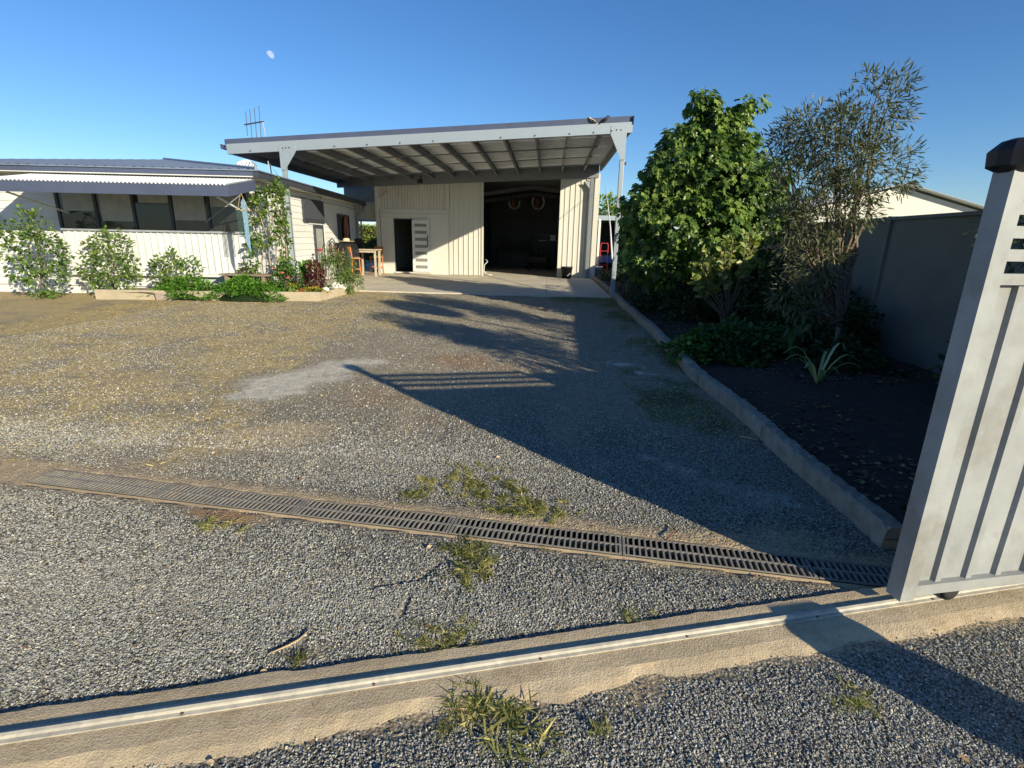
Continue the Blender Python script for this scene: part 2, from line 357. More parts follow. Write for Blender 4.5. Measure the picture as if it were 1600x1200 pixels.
def masks(x, y):
    n1 = fbm(x, y, .9, 21); n2 = fbm(x, y, 2.5, 31)
    dd = np.abs(y-drain_y(x)); north = y > drain_y(x)
    sand = 1.0*np.exp(-(dd/(.11+.10*n1+.08*north))**2)
    sand = np.maximum(sand, .9*rell(x, y, -2.15, 3.55, .65, .38, 25)); sand = np.maximum(sand, .55*rell(x, y, -2.6, 3.0, .6, .25, 0))
    sand = np.maximum(sand, .65*rell(x, y, .25, 2.55, .35, .10, -10)); sand = np.maximum(sand, .7*rell(x, y, .95, 2.45, .4, .14, 0))
    sand = np.maximum(sand, .6*rell(x, y, 1.35, 2.5, .4, .2, 0)); sand = np.maximum(sand, .35*rell(x,y,-1.2,5.9,1.5,.35,5))
    ds = y-track_y(x)
    sand = np.maximum(sand, .8*np.exp(-((ds+.10-.05*n2)/.14)**2)); sand = np.maximum(sand, .75*np.exp(-((ds-.08)/.08)**2)); sand = np.maximum(sand, .55*rell(x, y, .35, 1.45, .22, .1, 20))
    sand = np.maximum(sand, .45*rell(x, y, -.85, 1.52, .18, .07, 15)); sand = np.maximum(sand, .9*rell(x, y, -1.75, 2.44, .32, .09, -8))
    straw = .95*sst(-1.6, -3.0, x+(n1-.5)*1.6+.12*(y-4))*sst(2.5, 3.3, y)
    straw = np.maximum(straw, .75*rell(x, y, -3.4, 9.0, 2.6, 2.0, 0)*(.6+.8*n2)); straw = np.maximum(straw, .8*rell(x, y, -1.2, 12.0, 3.2, .7, 0)*(.5+n2))
    straw = np.maximum(straw, .6*rell(x, y, -.9, 10.2, 1.3, .6, -10)); straw = straw*np.clip(-.25+.7*n1+1.2*fbm(x, y, 3.2, 43, 6), 0, 1)
    pale = 1.5*rell(x, y, -2.50, 5.15, .36, .85, -20)+.7*rell(x,y,-2.3,5.9,.45,.16,5)+.7*rell(x,y,-2.7,4.5,.45,.12,10)+.5*rell(x, y, -2.9, 5.0, .5, .3, 0)+.9*rell(x, y, 1.1, 6.2, .22, .12, -20)+.9*rell(x, y, 1.2, 5.85, .18, .06, -10)
    pale = pale+.65*rell(x, y, 1.15, 3.1, .5, .16, -25)+.35*rell(x, y, 1.4, 2.9, .3, .2, 0)+.7*rell(x, y, -7.0, 8.4, .7, .3, 0)+.6*rell(x,y,-2.3,2.75,.5,.06,-6)+.5*rell(x,y,.25,2.5,.2,.05,-10)
    n4 = fbm(x, y, 8, 41, 5); pale = pale*(.15+1.1*n2+1.1*(n4-.35))
    wp = 2.6*rell(x,y,1.05,6.25,.26,.14,-20)+2.4*rell(x,y,1.22,5.85,.2,.07,-10)+1.7*rell(x,y,1.05,3.25,.35,.10,-30)+1.6*rell(x,y,1.45,2.95,.28,.10,-25)+1.2*rell(x,y,.75,3.5,.2,.08,-30)
    pale = np.maximum(pale, wp*np.clip(2.2*fbm(x, y, 9, 47, 5)-.75, 0, 1))
    straw = straw*(1-.7*np.clip(pale, 0, 1))
    brown = .35+.6*sst(3.0, 6.0, y)+(n1-.5)*.7+.25*sst(-1, -3, x)
    brown = np.where(y < 2.5, .22+(n1-.5)*.3, brown)
    red = 1.0*rell(x, y, -1.75, 2.44, .30, .07, -8)+.8*rell(x, y, -1.05, 6.3, .45, .35, 0)+.5*rell(x, y, -.5, 5.9, .8, .3, 0)+.5*rell(x, y, -.95, 4.1, .12, .12)+.5*rell(x, y, -1.6, 4.6, .5, .5)+.6*rell(x,y,-2.3,11.3,.4,.4)+.6*rell(x,y,-.2,11,.5,.3)
    grn = .85*sst(.75, 1.6, x+(n1-.5)*1.2)*sst(3.2, 4.5, y)*np.clip(-.35+1.9*fbm(x,y,2.2,55,5),0,1)+.3*rell(x, y, -2.9, 6.0, .5, .6)*n2*2
    grn = np.maximum(grn, .75*sst(11.2, 12.6, y)*sst(-.6,.6,x))
    for xc in (-1.25, .05):
        tk = np.exp(-((x-xc-.15*np.sin(y*.35))/.16)**2)*sst(2.7,4.2,y)*(.5+.7*n2)
        brown = brown+.55*tk; straw = straw*(1-.6*tk)
    return [np.clip(a, 0, 1) for a in (sand, straw, pale, brown, red, grn)]
def grid(name, xs, ys, zf, mat, kind='structure'):
    X, Y = np.meshgrid(xs, ys); x = X.ravel(); y = Y.ravel(); z = zf(x, y)
    nx, ny = len(xs), len(ys)
    i = np.arange(nx*(ny-1)).reshape(ny-1, nx)[:, :-1].ravel()
    F = np.stack([i, i+1, i+nx+1, i+nx], 1)
    return x, y, np.stack([x, y, z], 1), F
xs = np.concatenate([np.arange(-16, -9, .2), np.arange(-9, -3.5, .08), np.arange(-3.5, 1.9, .03), np.arange(1.9, 5.01, .15)])
ys = np.concatenate([np.arange(-1.5, .8, .1), np.arange(.8, 5, .03), np.arange(5, 13.3, .07)])
x, y, V, F = grid('g', xs, ys, height, GROUND)
s_, st_, pa_, br_, re_, gr_ = masks(x, y)
me = npmesh('gravel_driveway', V, F, GROUND, True, np.stack([s_, st_, pa_], 1))
a = me.color_attributes.new('Col2', 'FLOAT_COLOR', 'POINT'); c4 = np.ones((len(x), 4), np.float32); c4[:, 0] = br_; c4[:, 1] = re_; c4[:, 2] = gr_; a.data.foreach_set('color', c4.ravel())
tag(link('gravel_driveway', me), kind='structure')
# land around it, to the horizon
mb = MB()
mb.add([(-600,-300,-.26),(600,-300,-.26),(600,900,-.26),(-600,900,-.26)], [(0,1,2,3)])
tag(mb.build('ground', FARG), kind='structure')

def ribbon(name, x0, x1, yf, offs, z, mat, n=220, amp=.012, seed=3):
    X = np.linspace(x0, x1, n); rows = []
    for k, o in enumerate(offs):
        e = (fbm(X, X*0+seed, 8, seed)-.5)*4*amp if k == len(offs)-1 else 0
        rows.append(np.stack([X, yf(X)+o+e*np.sign(o), X*0+z-(.012 if k == len(offs)-1 else 0)], 1))
    V = np.concatenate(rows); i = np.arange(n-1); F = np.concatenate([np.stack([i+k*n, i+1+k*n, i+n+1+k*n, i+n+k*n], 1) for k in range(len(offs)-1)])
    tag(link(name, npmesh(name, V, F, mat, False)), kind='structure')
# near gravel: real stones
def stones(x0, x1, y0, y1, dens, smin, smax, seed):
    r = np.random.default_rng(seed); n = int((x1-x0)*(y1-y0)*dens)
    x = r.uniform(x0, x1, n); y = r.uniform(y0, y1, n)
    s_, st_, pa_, br_, re_, gr_ = masks(x, y)
    dd = np.abs(y-drain_y(x)); ds = y-track_y(x)
    keep = r.uniform(0, 1, n) > np.clip(s_*1.9*(.5+fbm(x, y, 9, 45)), 0, .985)
    keep &= (dd > .098) & ~((ds > -.17+.30*(fbm(x,y,6,3,5)-.45)+.05*(r.uniform(0,1,n)-.5)) & (ds < .108+.03*fbm(x, y, 9, 5)))
    keep &= (x > -1.2*y-.6) & (x < 1.02*y+.6)
    keep &= r.uniform(0,1,n) > .97*sst(y0+(y1-y0)*.65, y1, y)
    keep |= (r.uniform(0,1,n) > .985-.02*(np.abs(ds) < .16)) & (dd > .10) & (np.abs(ds) > .045) & (x > -1.2*y-.6) & (x < 1.02*y+.6)
    return x[keep], y[keep], r
def stone_mesh(x, y, r, smin, smax, name, label, vadd=0):
    n = len(x); s = r.uniform(smin, smax, n)*np.where(r.uniform(0,1,n) > .93, 1.35, 1)
    base = np.array([(1,-.8,-.35),(1,.8,-.35),(-1,.8,-.35),(-1,-.8,-.35),(-.45,0,.8),(.45,0,.8)], float)
    P = base[None]*np.stack([r.uniform(.7,1.2,n), r.uniform(.65,1.1,n), r.uniform(.5,1.0,n)], 1)[:,None,:]
    P = P+r.uniform(-.28,.28,P.shape)
    P *= (s/2)[:,None,None]
    a_ = r.uniform(0,2*math.pi,n); ca, sa = np.cos(a_), np.sin(a_); tl = r.normal(0,.45,n); t2 = r.normal(0,.45,n)
    z0_ = np.zeros(n); o1 = np.ones(n)
    Rz = np.stack([ca,-sa,z0_,sa,ca,z0_,z0_,z0_,o1],1).reshape(n,3,3)
    Rx = np.stack([o1,z0_,z0_,z0_,np.cos(tl),-np.sin(tl),z0_,np.sin(tl),np.cos(tl)],1).reshape(n,3,3)
    Ry = np.stack([np.cos(t2),z0_,np.sin(t2),z0_,o1,z0_,-np.sin(t2),z0_,np.cos(t2)],1).reshape(n,3,3)
    P = np.einsum('nij,nkj->nki', Rx@Ry@Rz, P)
    z = height(x, y)+s*.16+r.uniform(0,1,n)**3*.003
    P += np.stack([x,y,z],1)[:,None,:]
    fb = np.array([(0,1,5),(1,2,4),(1,4,5),(2,3,4),(3,0,5),(3,5,4)])
    F = (fb[None]+np.arange(n)[:,None,None]*6).reshape(-1,3)
    print('stones', n)
    v = np.clip(r.normal(.275,.10,n)+vadd, .06, .75)*(1+.35*(fbm(x,y,1.2,77)-.5)); warm = r.uniform(0,1,n)
    c = np.stack([v*(1.0+.08*(warm>.6)+.12*(warm>.92)), v*(1+.02*(warm>.6)), v*(.93-.08*(warm>.6)-.15*(warm>.92))],1)
    me = npmesh(name, P.reshape(-1,3), F, STONEM, False, np.repeat(c,6,0))
    tag(link(name, me), label, 'gravel', kind='stuff')
xa, ya, r = stones(-2.6, 2.6, .75, 2.1, 34000, 0, 0, 5); stone_mesh(xa, ya, r, .0045, .0092, 'loose_gravel', 'loose blue grey gravel stones in the foreground beside the gate track')
xa, ya, r = stones(-4.8, 3.2, 1.75, 3.9, 13000, 0, 0, 6); stone_mesh(xa, ya, r, .0055, .0105, 'loose_gravel', 'loose grey gravel stones around the trench drain')

r = np.random.default_rng(8); n_ = 105000; xa = r.uniform(-7.5,1.7,n_); ya = 3.3+9.6*r.uniform(0,1,n_)**1.5; kp = (r.uniform(0,1,n_) < .35+1.1*fbm(xa,ya,1.6,12)**2*2) & (xa > -1.15*ya-.5) & (r.uniform(0,1,n_) > 1.1*masks(xa,ya)[2]); xa = xa[kp]; ya = ya[kp]
stone_mesh(xa, ya, r, .006, .0145, 'loose_gravel', 'coarser pale and dark stones scattered over the far part of the driveway', .03)

# ------------------------------------------------------------------ concrete strip with gate track
def strip(name, x0, x1, yf, off0, off1, z, mat, n=420, amp=.02):
    X = np.linspace(x0, x1, n); rows = []
    for k, (o, dz, am) in enumerate(((off0-.035,-.022,.03),(off0+.01,-.008,.02),(off0+.045,-.001,.008),(-.03,0,0),(.04,0,0),(.085,.001,.003),(off1-.006,0,.009),(off1,-.03,.009))):
        e = (fbm(X, X*0+(k//2 if k < 6 else 9)*3.7, 5, 4, 5)-.5)*4*am
        rows.append(np.stack([X, yf(X)+o+e, X*0+z+dz+(fbm(X, X*0+k, 5, 8)-.5)*.0015], 1))
    V = np.concatenate(rows); F = []
    for k in range(7):
        i = np.arange(n-1)+k*n; F.append(np.stack([i, i+1, i+n+1, i+n], 1))
    return npmesh(name, V, np.concatenate(F), mat, False)
tag(link('concrete_strip', strip('concrete_strip', -3.2, 4.3, track_y, -.135, .125, -.19, STRIPM)), kind='structure')
tr = empty('gate_track', (-.07, 1.545, -.19), 'long cream painted steel rail for the sliding gate set in the sandy concrete strip', 'gate track', rz=math.atan(.285))
mb = MB(); prof = [(-.026,0),(-.026,.005),(-.013,.007),(-.009,.015),(0,.019),(.009,.015),(.013,.007),(.026,.005),(.026,0)]
mb.prism([(-3, p[0], p[1]) for p in prof], (7.2,0,0)); mb.build('rail', RAILM, tr, True).modifiers.new('e','EDGE_SPLIT')
ab_ = MB().lathe([(.006,0),(.005,.003),(.003,.005)], (0,0,0), 8).mesh('anchor_bolt', M('rusty_bolt', (.12,.07,.05), .8))
for i in range(9): link('anchor_bolt', ab_, tr, (-2.3+i*.6, -.020, .005))

# ------------------------------------------------------------------ trench drain
ang = math.atan(-.1145); dl = math.cos(ang)
pit = MB(); 
for sgn in (-1, 1): pit.box(-2.84, 2.1, sgn*.084-.006, sgn*.084+.006, -.13, .0)
pit.box(-2.84, 2.1, -.09, .09, -.14, -.128)
dr = pit.build('drain_channel', PITM, None, loc=(-.345, 2.44, -.198), rot=(0,0,ang)); tag(dr, 'long plastic trench drain channel sunk across the gravel driveway', 'drain channel')
bar_me = MB().bar((0,-.078,-.010),(0,.078,-.010),.0095,.020).mesh('bar', GRATEM)
frame_mb = MB(); LG = .905/dl
frame_mb.box(.003, LG-.003, -.084, -.079, -.024, .0); frame_mb.box(.003, LG-.003, .079, .084, -.024, .0); frame_mb.box(.003, LG-.003, -.005, .005, -.022, .0015)
frame_mb.box(.003,.016,-.0705,.0705,-.022,0); frame_mb.box(LG-.016,LG-.003,-.0705,.0705,-.022,0)
frame_me = frame_mb.mesh('grate_frame', GRATEM)
ribbon('drain_surround', -3.2, 1.70, drain_y, (.0855,.10,.13), -.1985, SANDB, seed=3); ribbon('drain_surround', -3.2, 1.70, drain_y, (-.0855,-.095,-.112), -.1985, SANDB, seed=8)
names = ['leftmost of the six plastic drain grates', 'second plastic drain grate from the left, beside the sandy puddle stain', 'plastic drain grate just below the small green tuft', 'plastic drain grate in front of the big weed clumps', 'plastic drain grate crossing with the curved twig beside it', 'rightmost drain grate, running into the gate shadow']
for gi in range(6):
    x0 = .44+.905*(gi-4)
    last = gi == 5
    g = empty('drain_grate', (x0, drain_y(x0), -.192), names[gi], 'drain grate', 'slotted grates over the trench drain', ang)
    nb = 30 if not last else 12
    link('grate_frame', frame_me if not last else MB().box(.003,.40,-.081,-.071,-.024,0).box(.003,.40,.071,.081,-.024,0).box(.003,.40,-.006,.006,-.022,.0015).mesh('grate_frame',GRATEM), g)
    for k in range(nb):
        link('bar', bar_me, g, (.03+k*(LG-.06)/29.0, 0, 0), (0, 0, random.uniform(-.02,.02)))

# ------------------------------------------------------------------ slab, beds, kerbs
mb = MB()
X = [-7.6, -5.2, -2.6, 0, 1.64]; Yb = [13.0, 16.4, 20.0, 29.0]
sl = empty('concrete_slab', (0,13,0), None, None); sl['kind'] = 'structure'
for i in range(len(X)-1):
    for j in range(3):
        q = MB().box(X[i]+.004, X[i+1]-.004, Yb[j]+.004-13, Yb[j+1]-.004-13, -.22, 0).build('slab_panel', CONC, sl, bevel=.004)
MB().box(-7.6,1.64,13.02-13,29-13,-.23,-.012).build('joint_filler', BLACK, sl)
MB().box(-9.5,-7.61,14,29,-.2,-.02).build('side_path', CONC); bpy.data.objects['side_path']['kind']='structure'
# right kerb in cast lengths
kb = empty('garden_kerb', (1.75,0,0), 'long rough concrete garden kerb running up the right side of the driveway', 'kerb')
yy = 2.45; k = 0
while yy < 19.4:
    L = 1.5 if not (6.0 < yy < 7) else 1.2
    y0, y1 = yy, min(yy+L, 19.4)
    if not (y0 < 6.3 < y1-.3 and False):
        n = 40; Y = np.linspace(y0+.006, y1-.006, n); sh = .02*np.sin(Y*.9)+.01*np.sin(Y*3.1)+.08*sst(6,4,Y)
        prof = [(-.068,-.12),(-.066,.0),(-.062,.05),(-.055,.092),(-.038,.102),(0,.105),(.045,.10),(.06,.085),(.065,-.12)]
        V = []
        for yv, s in zip(Y, sh):
            for a_, b_ in prof: V.append((a_+s+random.uniform(-.006,.006), yv, float(gz(yv))+b_+.02+random.uniform(-.007,.007)))
        m_ = len(prof); F = [(i*m_+j, i*m_+j+1, (i+1)*m_+j+1, (i+1)*m_+j) for i in range(n-1) for j in range(m_-1)]
        mbk = MB().add(V, F); mbk.f += [list(range(m_))[::-1], [(n-1)*m_+j for j in range(m_)]]
        mbk.build('kerb_block', KERBM, kb, False)
    yy += L
# right bed soil
xs = np.linspace(1.8, 4.42, 50); ys = np.linspace(2.45, 30, 300)
def soilz(x, y): return gz(y)+.06+.06*sst(1.9,2.6,x)+(fbm(x,y,1.5,51)-.5)*.08+(fbm(x,y,9,52)-.5)*.035
x, y, V, F = grid('s', xs, ys, soilz, SOILM)
tag(link('garden_bed_soil', npmesh('garden_bed_soil', V, F, SOILM, True)), kind='structure')
# left bed
BED = [(-6.45,10.72),(-4.98,11.02),(-4.86,12.99)]
lb = empty('garden_edging', (-4.98,11.02,0), 'pale concrete sleeper edging along the front of the left garden bed', 'garden edging')
def sleeper(a, b, z0, z1, th=.09):
    a = Vector((*a,0)); b = Vector((*b,0)); d = (b-a).normalized(); n = Vector((d.y,-d.x,0))
    c = [a-n*0, b-n*0, b-n*th, a-n*th]
    MB().prism([(p.x-lb.location.x, p.y-lb.location.y, z0) for p in c], (0,0,z1-z0)).build('sleeper', SLEEP, lb, bevel=.008)
sleeper((-9.6,10.35), (-7.9,10.53), -.2, .13); sleeper((-7.89,10.53), (-6.2,10.76), -.2, .13); sleeper((-6.19,10.762), (-4.985,11.015), -.2, .135); sleeper((-4.975,11.03), (-4.86,12.99), -.2, .125)
xs = np.linspace(-9.5, -4.9, 70); ys = np.linspace(10.4, 14.5, 60)
def bedz(x, y):
    z = .08+(fbm(x,y,1.3,61)-.5)*.1+(fbm(x,y,10,62)-.5)*.03+.10*sst(11.2,12.5,y)*sst(-5.2,-6.2,x)
    lim = np.where(x > -4.98, 99, 10.75+(x+6.2)*.21+.09)
    z = np.where(y < lim, -.25, z); z = np.where(x > -4.95-.0, -.25, z); return np.where((y>13)&(x>-7.5), -.25, z)
x, y, V, F = grid('b', xs, ys, bedz, MULCH)
tag(link('garden_bed_mulch', npmesh('garden_bed_mulch', V, F, MULCH, True)), kind='structure')

# ------------------------------------------------------------------ carport
def rz_(x): return 3.98+.0567*(x-1.83)       # top of beams
YF, YB = 13.0, 19.7
cp = empty('carport', (-3,YF,0), 'large open carport with galvanised beams and blue grey capping in front of the shed', 'carport')
def cpb(mb, name, mat, **k):
    mb.v = [(v[0]+3, v[1]-YF, v[2]) for v in mb.v]; return mb.build(name, mat, cp, **k)
XL, XR = -7.9, 1.83
for nm, ya, dz0, dz1, mt in (('front_beam', YF, -.225, 0, GALV),):
    mb = MB(); z = lambda x, d: rz_(x)+d
    mb.prism([(XL,ya-.0,z(XL,dz0)),(XR,ya,z(XR,dz0)),(XR,ya,z(XR,dz1)),(XL,ya,z(XL,dz1))], (0,.012,0))
    mb.prism([(XL,ya+.013,z(XL,dz0)),(XR,ya+.013,z(XR,dz0)),(XR,ya+.013,z(XR,dz0+.012)),(XL,ya+.013,z(XL,dz0+.012))], (0,.07,0))
    mb.prism([(XL,ya+.013,z(XL,-.012)),(XR,ya+.013,z(XR,-.012)),(XR,ya+.013,z(XR,0)),(XL,ya+.013,z(XL,0))], (0,.03,0))
    cpb(mb, nm, mt)
mb = MB(); mb.prism([(XL-.06,YF+.045,rz_(XL)-.005),(XR,YF+.045,rz_(XR)+.004),(XR,YF+.045,rz_(XR)+.135),(XL-.06,YF+.045,rz_(XL)+.115)], (0,.02,0))
mb.prism([(XL-.06,YF+.065,rz_(XL)+.095),(XR,YF+.065,rz_(XR)+.115),(XR,YF+.065,rz_(XR)+.135),(XL-.06,YF+.065,rz_(XL)+.115)], (0,.16,0))
cpb(mb, 'barge_capping', CAPB)
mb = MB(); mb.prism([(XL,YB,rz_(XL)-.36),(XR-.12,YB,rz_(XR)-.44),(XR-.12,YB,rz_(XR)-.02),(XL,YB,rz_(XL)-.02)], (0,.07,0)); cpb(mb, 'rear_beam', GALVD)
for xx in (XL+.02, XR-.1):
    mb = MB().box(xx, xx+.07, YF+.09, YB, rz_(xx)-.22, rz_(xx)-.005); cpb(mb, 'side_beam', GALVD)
for k in range(-2, 10):
    xx = -5.83+.775*k; mb = MB()
    mb.box(xx-.004, xx+.004, YF+.09, YB-.003, rz_(xx)-.20, rz_(xx)-.012)
    mb.box(xx+.004, xx+.055, YF+.09, YB-.003, rz_(xx)-.20, rz_(xx)-.19); mb.box(xx+.004, xx+.055, YF+.09, YB-.003, rz_(xx)-.025, rz_(xx)-.012)
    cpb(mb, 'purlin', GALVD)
for yb in (14.7, 16.35, 18.0):
    a = (XL+.1, yb, rz_(XL+.1)-.216); b = (1.2, yb, rz_(1.2)-.216)
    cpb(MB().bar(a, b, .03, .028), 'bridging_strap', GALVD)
# corrugated roof sheets, ribs running left-right
ns = 9; wsh = (YB+.3-YF)/ns
def corr_sheet(x0, x1, w, per, amp, seg=8):
    t = []; z = []; q_ = 0.
    while q_ < w-.001: t += [q_, q_+per*.62, q_+per*.72, q_+per*.9, q_+per*.999]; z += [0, 0, amp, amp, 0]; q_ += per
    t = np.array(t); z = np.array(z); n = len(t)
    V = np.concatenate([np.stack([t*0+x0, t, z+rz_(x0)+.012], 1), np.stack([t*0+x1, t, z+rz_(x1)+.012], 1)])
    i = np.arange(n-1); return V, np.stack([i, i+n, i+n+1, i+1], 1)
V, F = corr_sheet(XL-.04+3, XR-.005+3, wsh, wsh/4, .045)
V[:,2] = np.where(V[:,0] < 0, rz_(XL-.04)+.012, rz_(XR-.005)+.012)+np.tile(np.tile([0,0,.045,.045,0], 4), 2)
sm = npmesh('roof_sheet', V, F, ZINC, False)
for k in range(ns): link('roof_sheet', sm, cp, (0, .07+k*wsh, .0015*(k%2)))
# side barge right + gutter left
cpb(MB().prism([(XR+.003,YF-.03,rz_(XR)-.05),(XR+.003,YB+.3,rz_(XR)-.05),(XR+.003,YB+.3,rz_(XR)+.13),(XR+.003,YF-.03,rz_(XR)+.13)], (.015,0,0)), 'side_capping', CAPB)
mb = MB(); zg = rz_(XL)-.02
mb.box(XL-.14, XL-.005, YF-.02, YB+.4, zg-.09, zg-.08); mb.box(XL-.14, XL-.128, YF-.02, YB+.4, zg-.079, zg+.02); mb.box(XL-.017, XL-.005, YF-.02, YB+.4, zg-.079, zg+.0)
cpb(mb, 'gutter', CAPB)
# posts with gusset brackets
def post(xc, y, z1, name='post'): cpb(MB().box(xc-.05, xc+.05, y, y+.1, 0, z1), name, GALV, bevel=.006)
post(1.65, YF+.012, rz_(1.65)-.23); post(-6.52, YF+.012, rz_(-6.52)-.23)
zr = rz_(1.65)-.235
mb = MB(); mb.prism([(1.34,YF-.010,zr+.16),(1.34,YF-.010,zr-.02),(1.585,YF-.010,zr-.52),(1.585,YF-.010,zr-.56),(1.705,YF-.010,zr-.56),(1.705,YF-.010,zr+.16)], (0,.008,0)); cpb(mb, 'gusset_plate', GALV)
zl = rz_(-6.5)-.235
mb = MB(); mb.prism([(-6.58,YF-.010,zl+.16),(-6.58,YF-.010,zl-.42),(-6.46,YF-.010,zl-.42),(-6.46,YF-.010,zl-.40),(-6.17,YF-.010,zl-.0),(-6.17,YF-.010,zl+.16)], (0,.008,0)); cpb(mb, 'gusset_plate', GALV)
bolt = MB().lathe([(.016,0),(.016,.010),(.007,.012),(.007,.018)], (0,0,0), 6, Matrix.Rotation(R_(90),3,'X')).mesh('bolt', DARKT)
for xx, zz in [(1.36,zr+.05),(1.47,zr+.07),(1.57,zr+.07),(-6.48,zl+.08),(-6.40,zl+.085),(-6.32,zl+.09)]+[(x_, rz_(x_)-.18) for x_ in (-5.2,-4.4,-3.6,-2.8,-1.2,-.4,.4,.95,-7.3)]:
    link('bolt', bolt, cp, (xx+3, -.011, zz))
# rear posts against the shed
cpb(MB().box(1.42,1.54,19.58,19.69,0,rz_(1.5)-.46), 'post', GALVD)
cpb(MB().prism([(1.2,19.60,3.40),(1.42,19.60,3.12),(1.42,19.60,3.40)], (0,.008,0)), 'gusset_plate', GALV)
cpb(MB().box(1.705,1.75,YF+.03,YF+.09,rz_(1.7)-.9,rz_(1.7)-.84), 'bracket', DARKT)
# conduit light fitting and camera under the roof
t_ = empty('tube_light', (-4.25,15.6,rz_(-4.25)-.24), 'unlit fluorescent tube fitting under the carport roof', 'light fitting')
MB().box(-.04,.04,-.6,.6,.0,.05).build('fitting', M('aged_white_metal', (.55,.45,.35), .5), t_); MB().tube([(0,-.56,-.02),(0,.56,-.02)], .014).build('tube', WHITEP, t_, True)
t_ = empty('speaker', (-4.55,18.9,rz_(-4.5)-.3), 'small black floodlight hanging from the rear beam of the carport', 'floodlight')
MB().box(-.11,.07,-.05,.05,-.13,.0).build('housing', BLACK, t_, bevel=.01); MB().box(-.02,.02,-.02,.02,.0,.12).build('bracket', BLACK, t_)
t_.name = 'floodlight'

# ------------------------------------------------------------------ big shed
sh = empty('steel_shed', (-2.4,19.8,0), 'cream steel clad shed with an open roller doorway and a small side door', 'shed')
YW = 19.8
def shb(mb, name, mat, **k):
    mb.v = [(v[0]+2.4, v[1]-YW, v[2]) for v in mb.v]; return mb.build(name, mat, sh, **k)
def ribprof(x0, x1, per, kind):
    pts = []
    if kind == 'trap':
        x = x0; 
        while x < x1-.001:
            e = min(per, x1-x); pts += [(x,0),(x+e*.70,0),(x+e*.76,-.028),(x+e*.94,-.028)] ; x += per
        pts.append((x1, 0))
    else:
        n = int((x1-x0)/per*6); pts = [(x0+(x1-x0)*i/n, -.017*math.sin(2*math.pi*(x0+(x1-x0)*i/n)/per)) for i in range(n+1)]
    return pts
def clad(x0, x1, z0f, z1f, per=.19, kind='trap', mat=CREAM, name='wall_sheet', y=YW, w=.76):
    x = x0
    while x < x1-.02:
        e = min(x+w, x1); pr = ribprof(x, e, per, kind); mb = MB(); V = []; n = len(pr)
        for (px, py) in pr: V.append((px, y+py, z0f(px))); V.append((px, y+py, z1f(px)))
        mb.add(V, [(2*i, 2*i+2, 2*i+3, 2*i+1) for i in range(n-1)])
        shb(mb, name, mat); x += w
top = lambda x: rz_(x)-.30
clad(-3.70, -2.47, lambda x: .01, top); clad(.40, 1.60, lambda x: .01, top)
clad(-6.36, -3.86, lambda x: 2.36, lambda x: top(x)-.03, .11, 'corr')
# painted panels round the small door
yp = YW-.002
for x0, x1, z0, z1 in ((-6.34,-5.84,.0,2.08),(-5.84,-5.12,2.03,2.08),(-5.12,-3.74,.0,2.08)):
    shb(MB().box(x0+.002, x1-.002, yp, yp+.05, z0, z1), 'wall_panel', CREAMP)
shb(MB().box(-6.34,-3.74,yp-.03,yp+.05,2.084,2.20), 'fascia_board', CREAMP); shb(MB().box(-6.34,-3.74,yp-.015,yp+.05,2.203,2.355), 'fascia_board', CREAMP)
shb(MB().box(-6.50,-6.36,YW-.06,YW+.08,0,top(-6.4)), 'corner_flashing', CREAM); shb(MB().box(-3.85,-3.71,YW-.035,YW+.02,2.36,top(-3.8)), 'corner_flashing', CREAM)
shb(MB().box(-3.735,-3.705,YW-.035,YW+.05,0,2.36), 'corner_flashing', CREAM)
shb(MB().box(-6.5,-2.47,YW-.05,YW-.038,top(-4.5)-.03,top(-4.5)-.0), 'top_trim', CREAM) if False else None
shb(MB().box(-2.50,-2.44,YW-.045,YW+.10,0,top(-2.47)), 'door_jamb', CREAM); shb(MB().box(.37,.42,YW-.045,YW+.10,0,top(.4)), 'door_jamb', CREAM)
shb(MB().box(1.60,1.78,YW-.05,YW-.0,0,top(1.7)), 'corner_flashing', CREAM)
shb(MB().box(-5.105,-5.08,yp-.02,yp-.003,0,2.03), 'door_trim', CREAMP)
shb(MB().bar((-6.34,YW-.05,2.75),(-6.02,YW-.05,3.02),.02,.02), 'brace', MIDW)
shb(MB().box(-6.50,-2.45,YW-.055,YW-.04,3.12,3.16), 'top_trim', CREAM) if False else None
# dark door frame and sill
shb(MB().box(-5.84,-5.815,yp-.004,yp+.1,.07,2.03), 'door_frame', DARKT); shb(MB().box(-5.815,-5.10,yp-.004,yp+.1,1.99,2.028), 'door_frame', DARKT)
shb(MB().box(-5.84,-4.42,yp-.06,yp-.003,.02,.07), 'door_sill', CREAMP)
# sliding door leaf with seven slots
dx0, dx1, dyf = -5.13, -4.47, YW-.085
dm = MB(); zs = [.09+.0, 1.975]; sl0, sl1 = dx0+.10, dx1-.10
dm.box(dx0, sl0, dyf, dyf+.04, .09, 1.975); dm.box(sl1, dx1, dyf, dyf+.04, .09, 1.975)
zz = .09; rows = []
nrow = 7; hh = (1.975-.09-.12*2-.115*nrow)/(nrow-1)
zc = .09+.12; dm.box(sl0, sl1, dyf, dyf+.04, .09, zc)
for i in range(nrow):
    rows.append((zc, zc+.115)); zc += .115
    nx_ = zc+(hh if i < nrow-1 else .12); dm.box(sl0, sl1, dyf, dyf+.04, zc, nx_); zc = nx_
door = shb(dm, 'sliding_door', WHITEB)
gl = M('frosted_door_glass', (.22,.22,.20), .3)
for a_, b_ in rows:
    q = MB().box(sl0+2.4, sl1+2.4, dyf+.022-YW, dyf+.03-YW, a_, b_).build('glass_pane', gl, door)
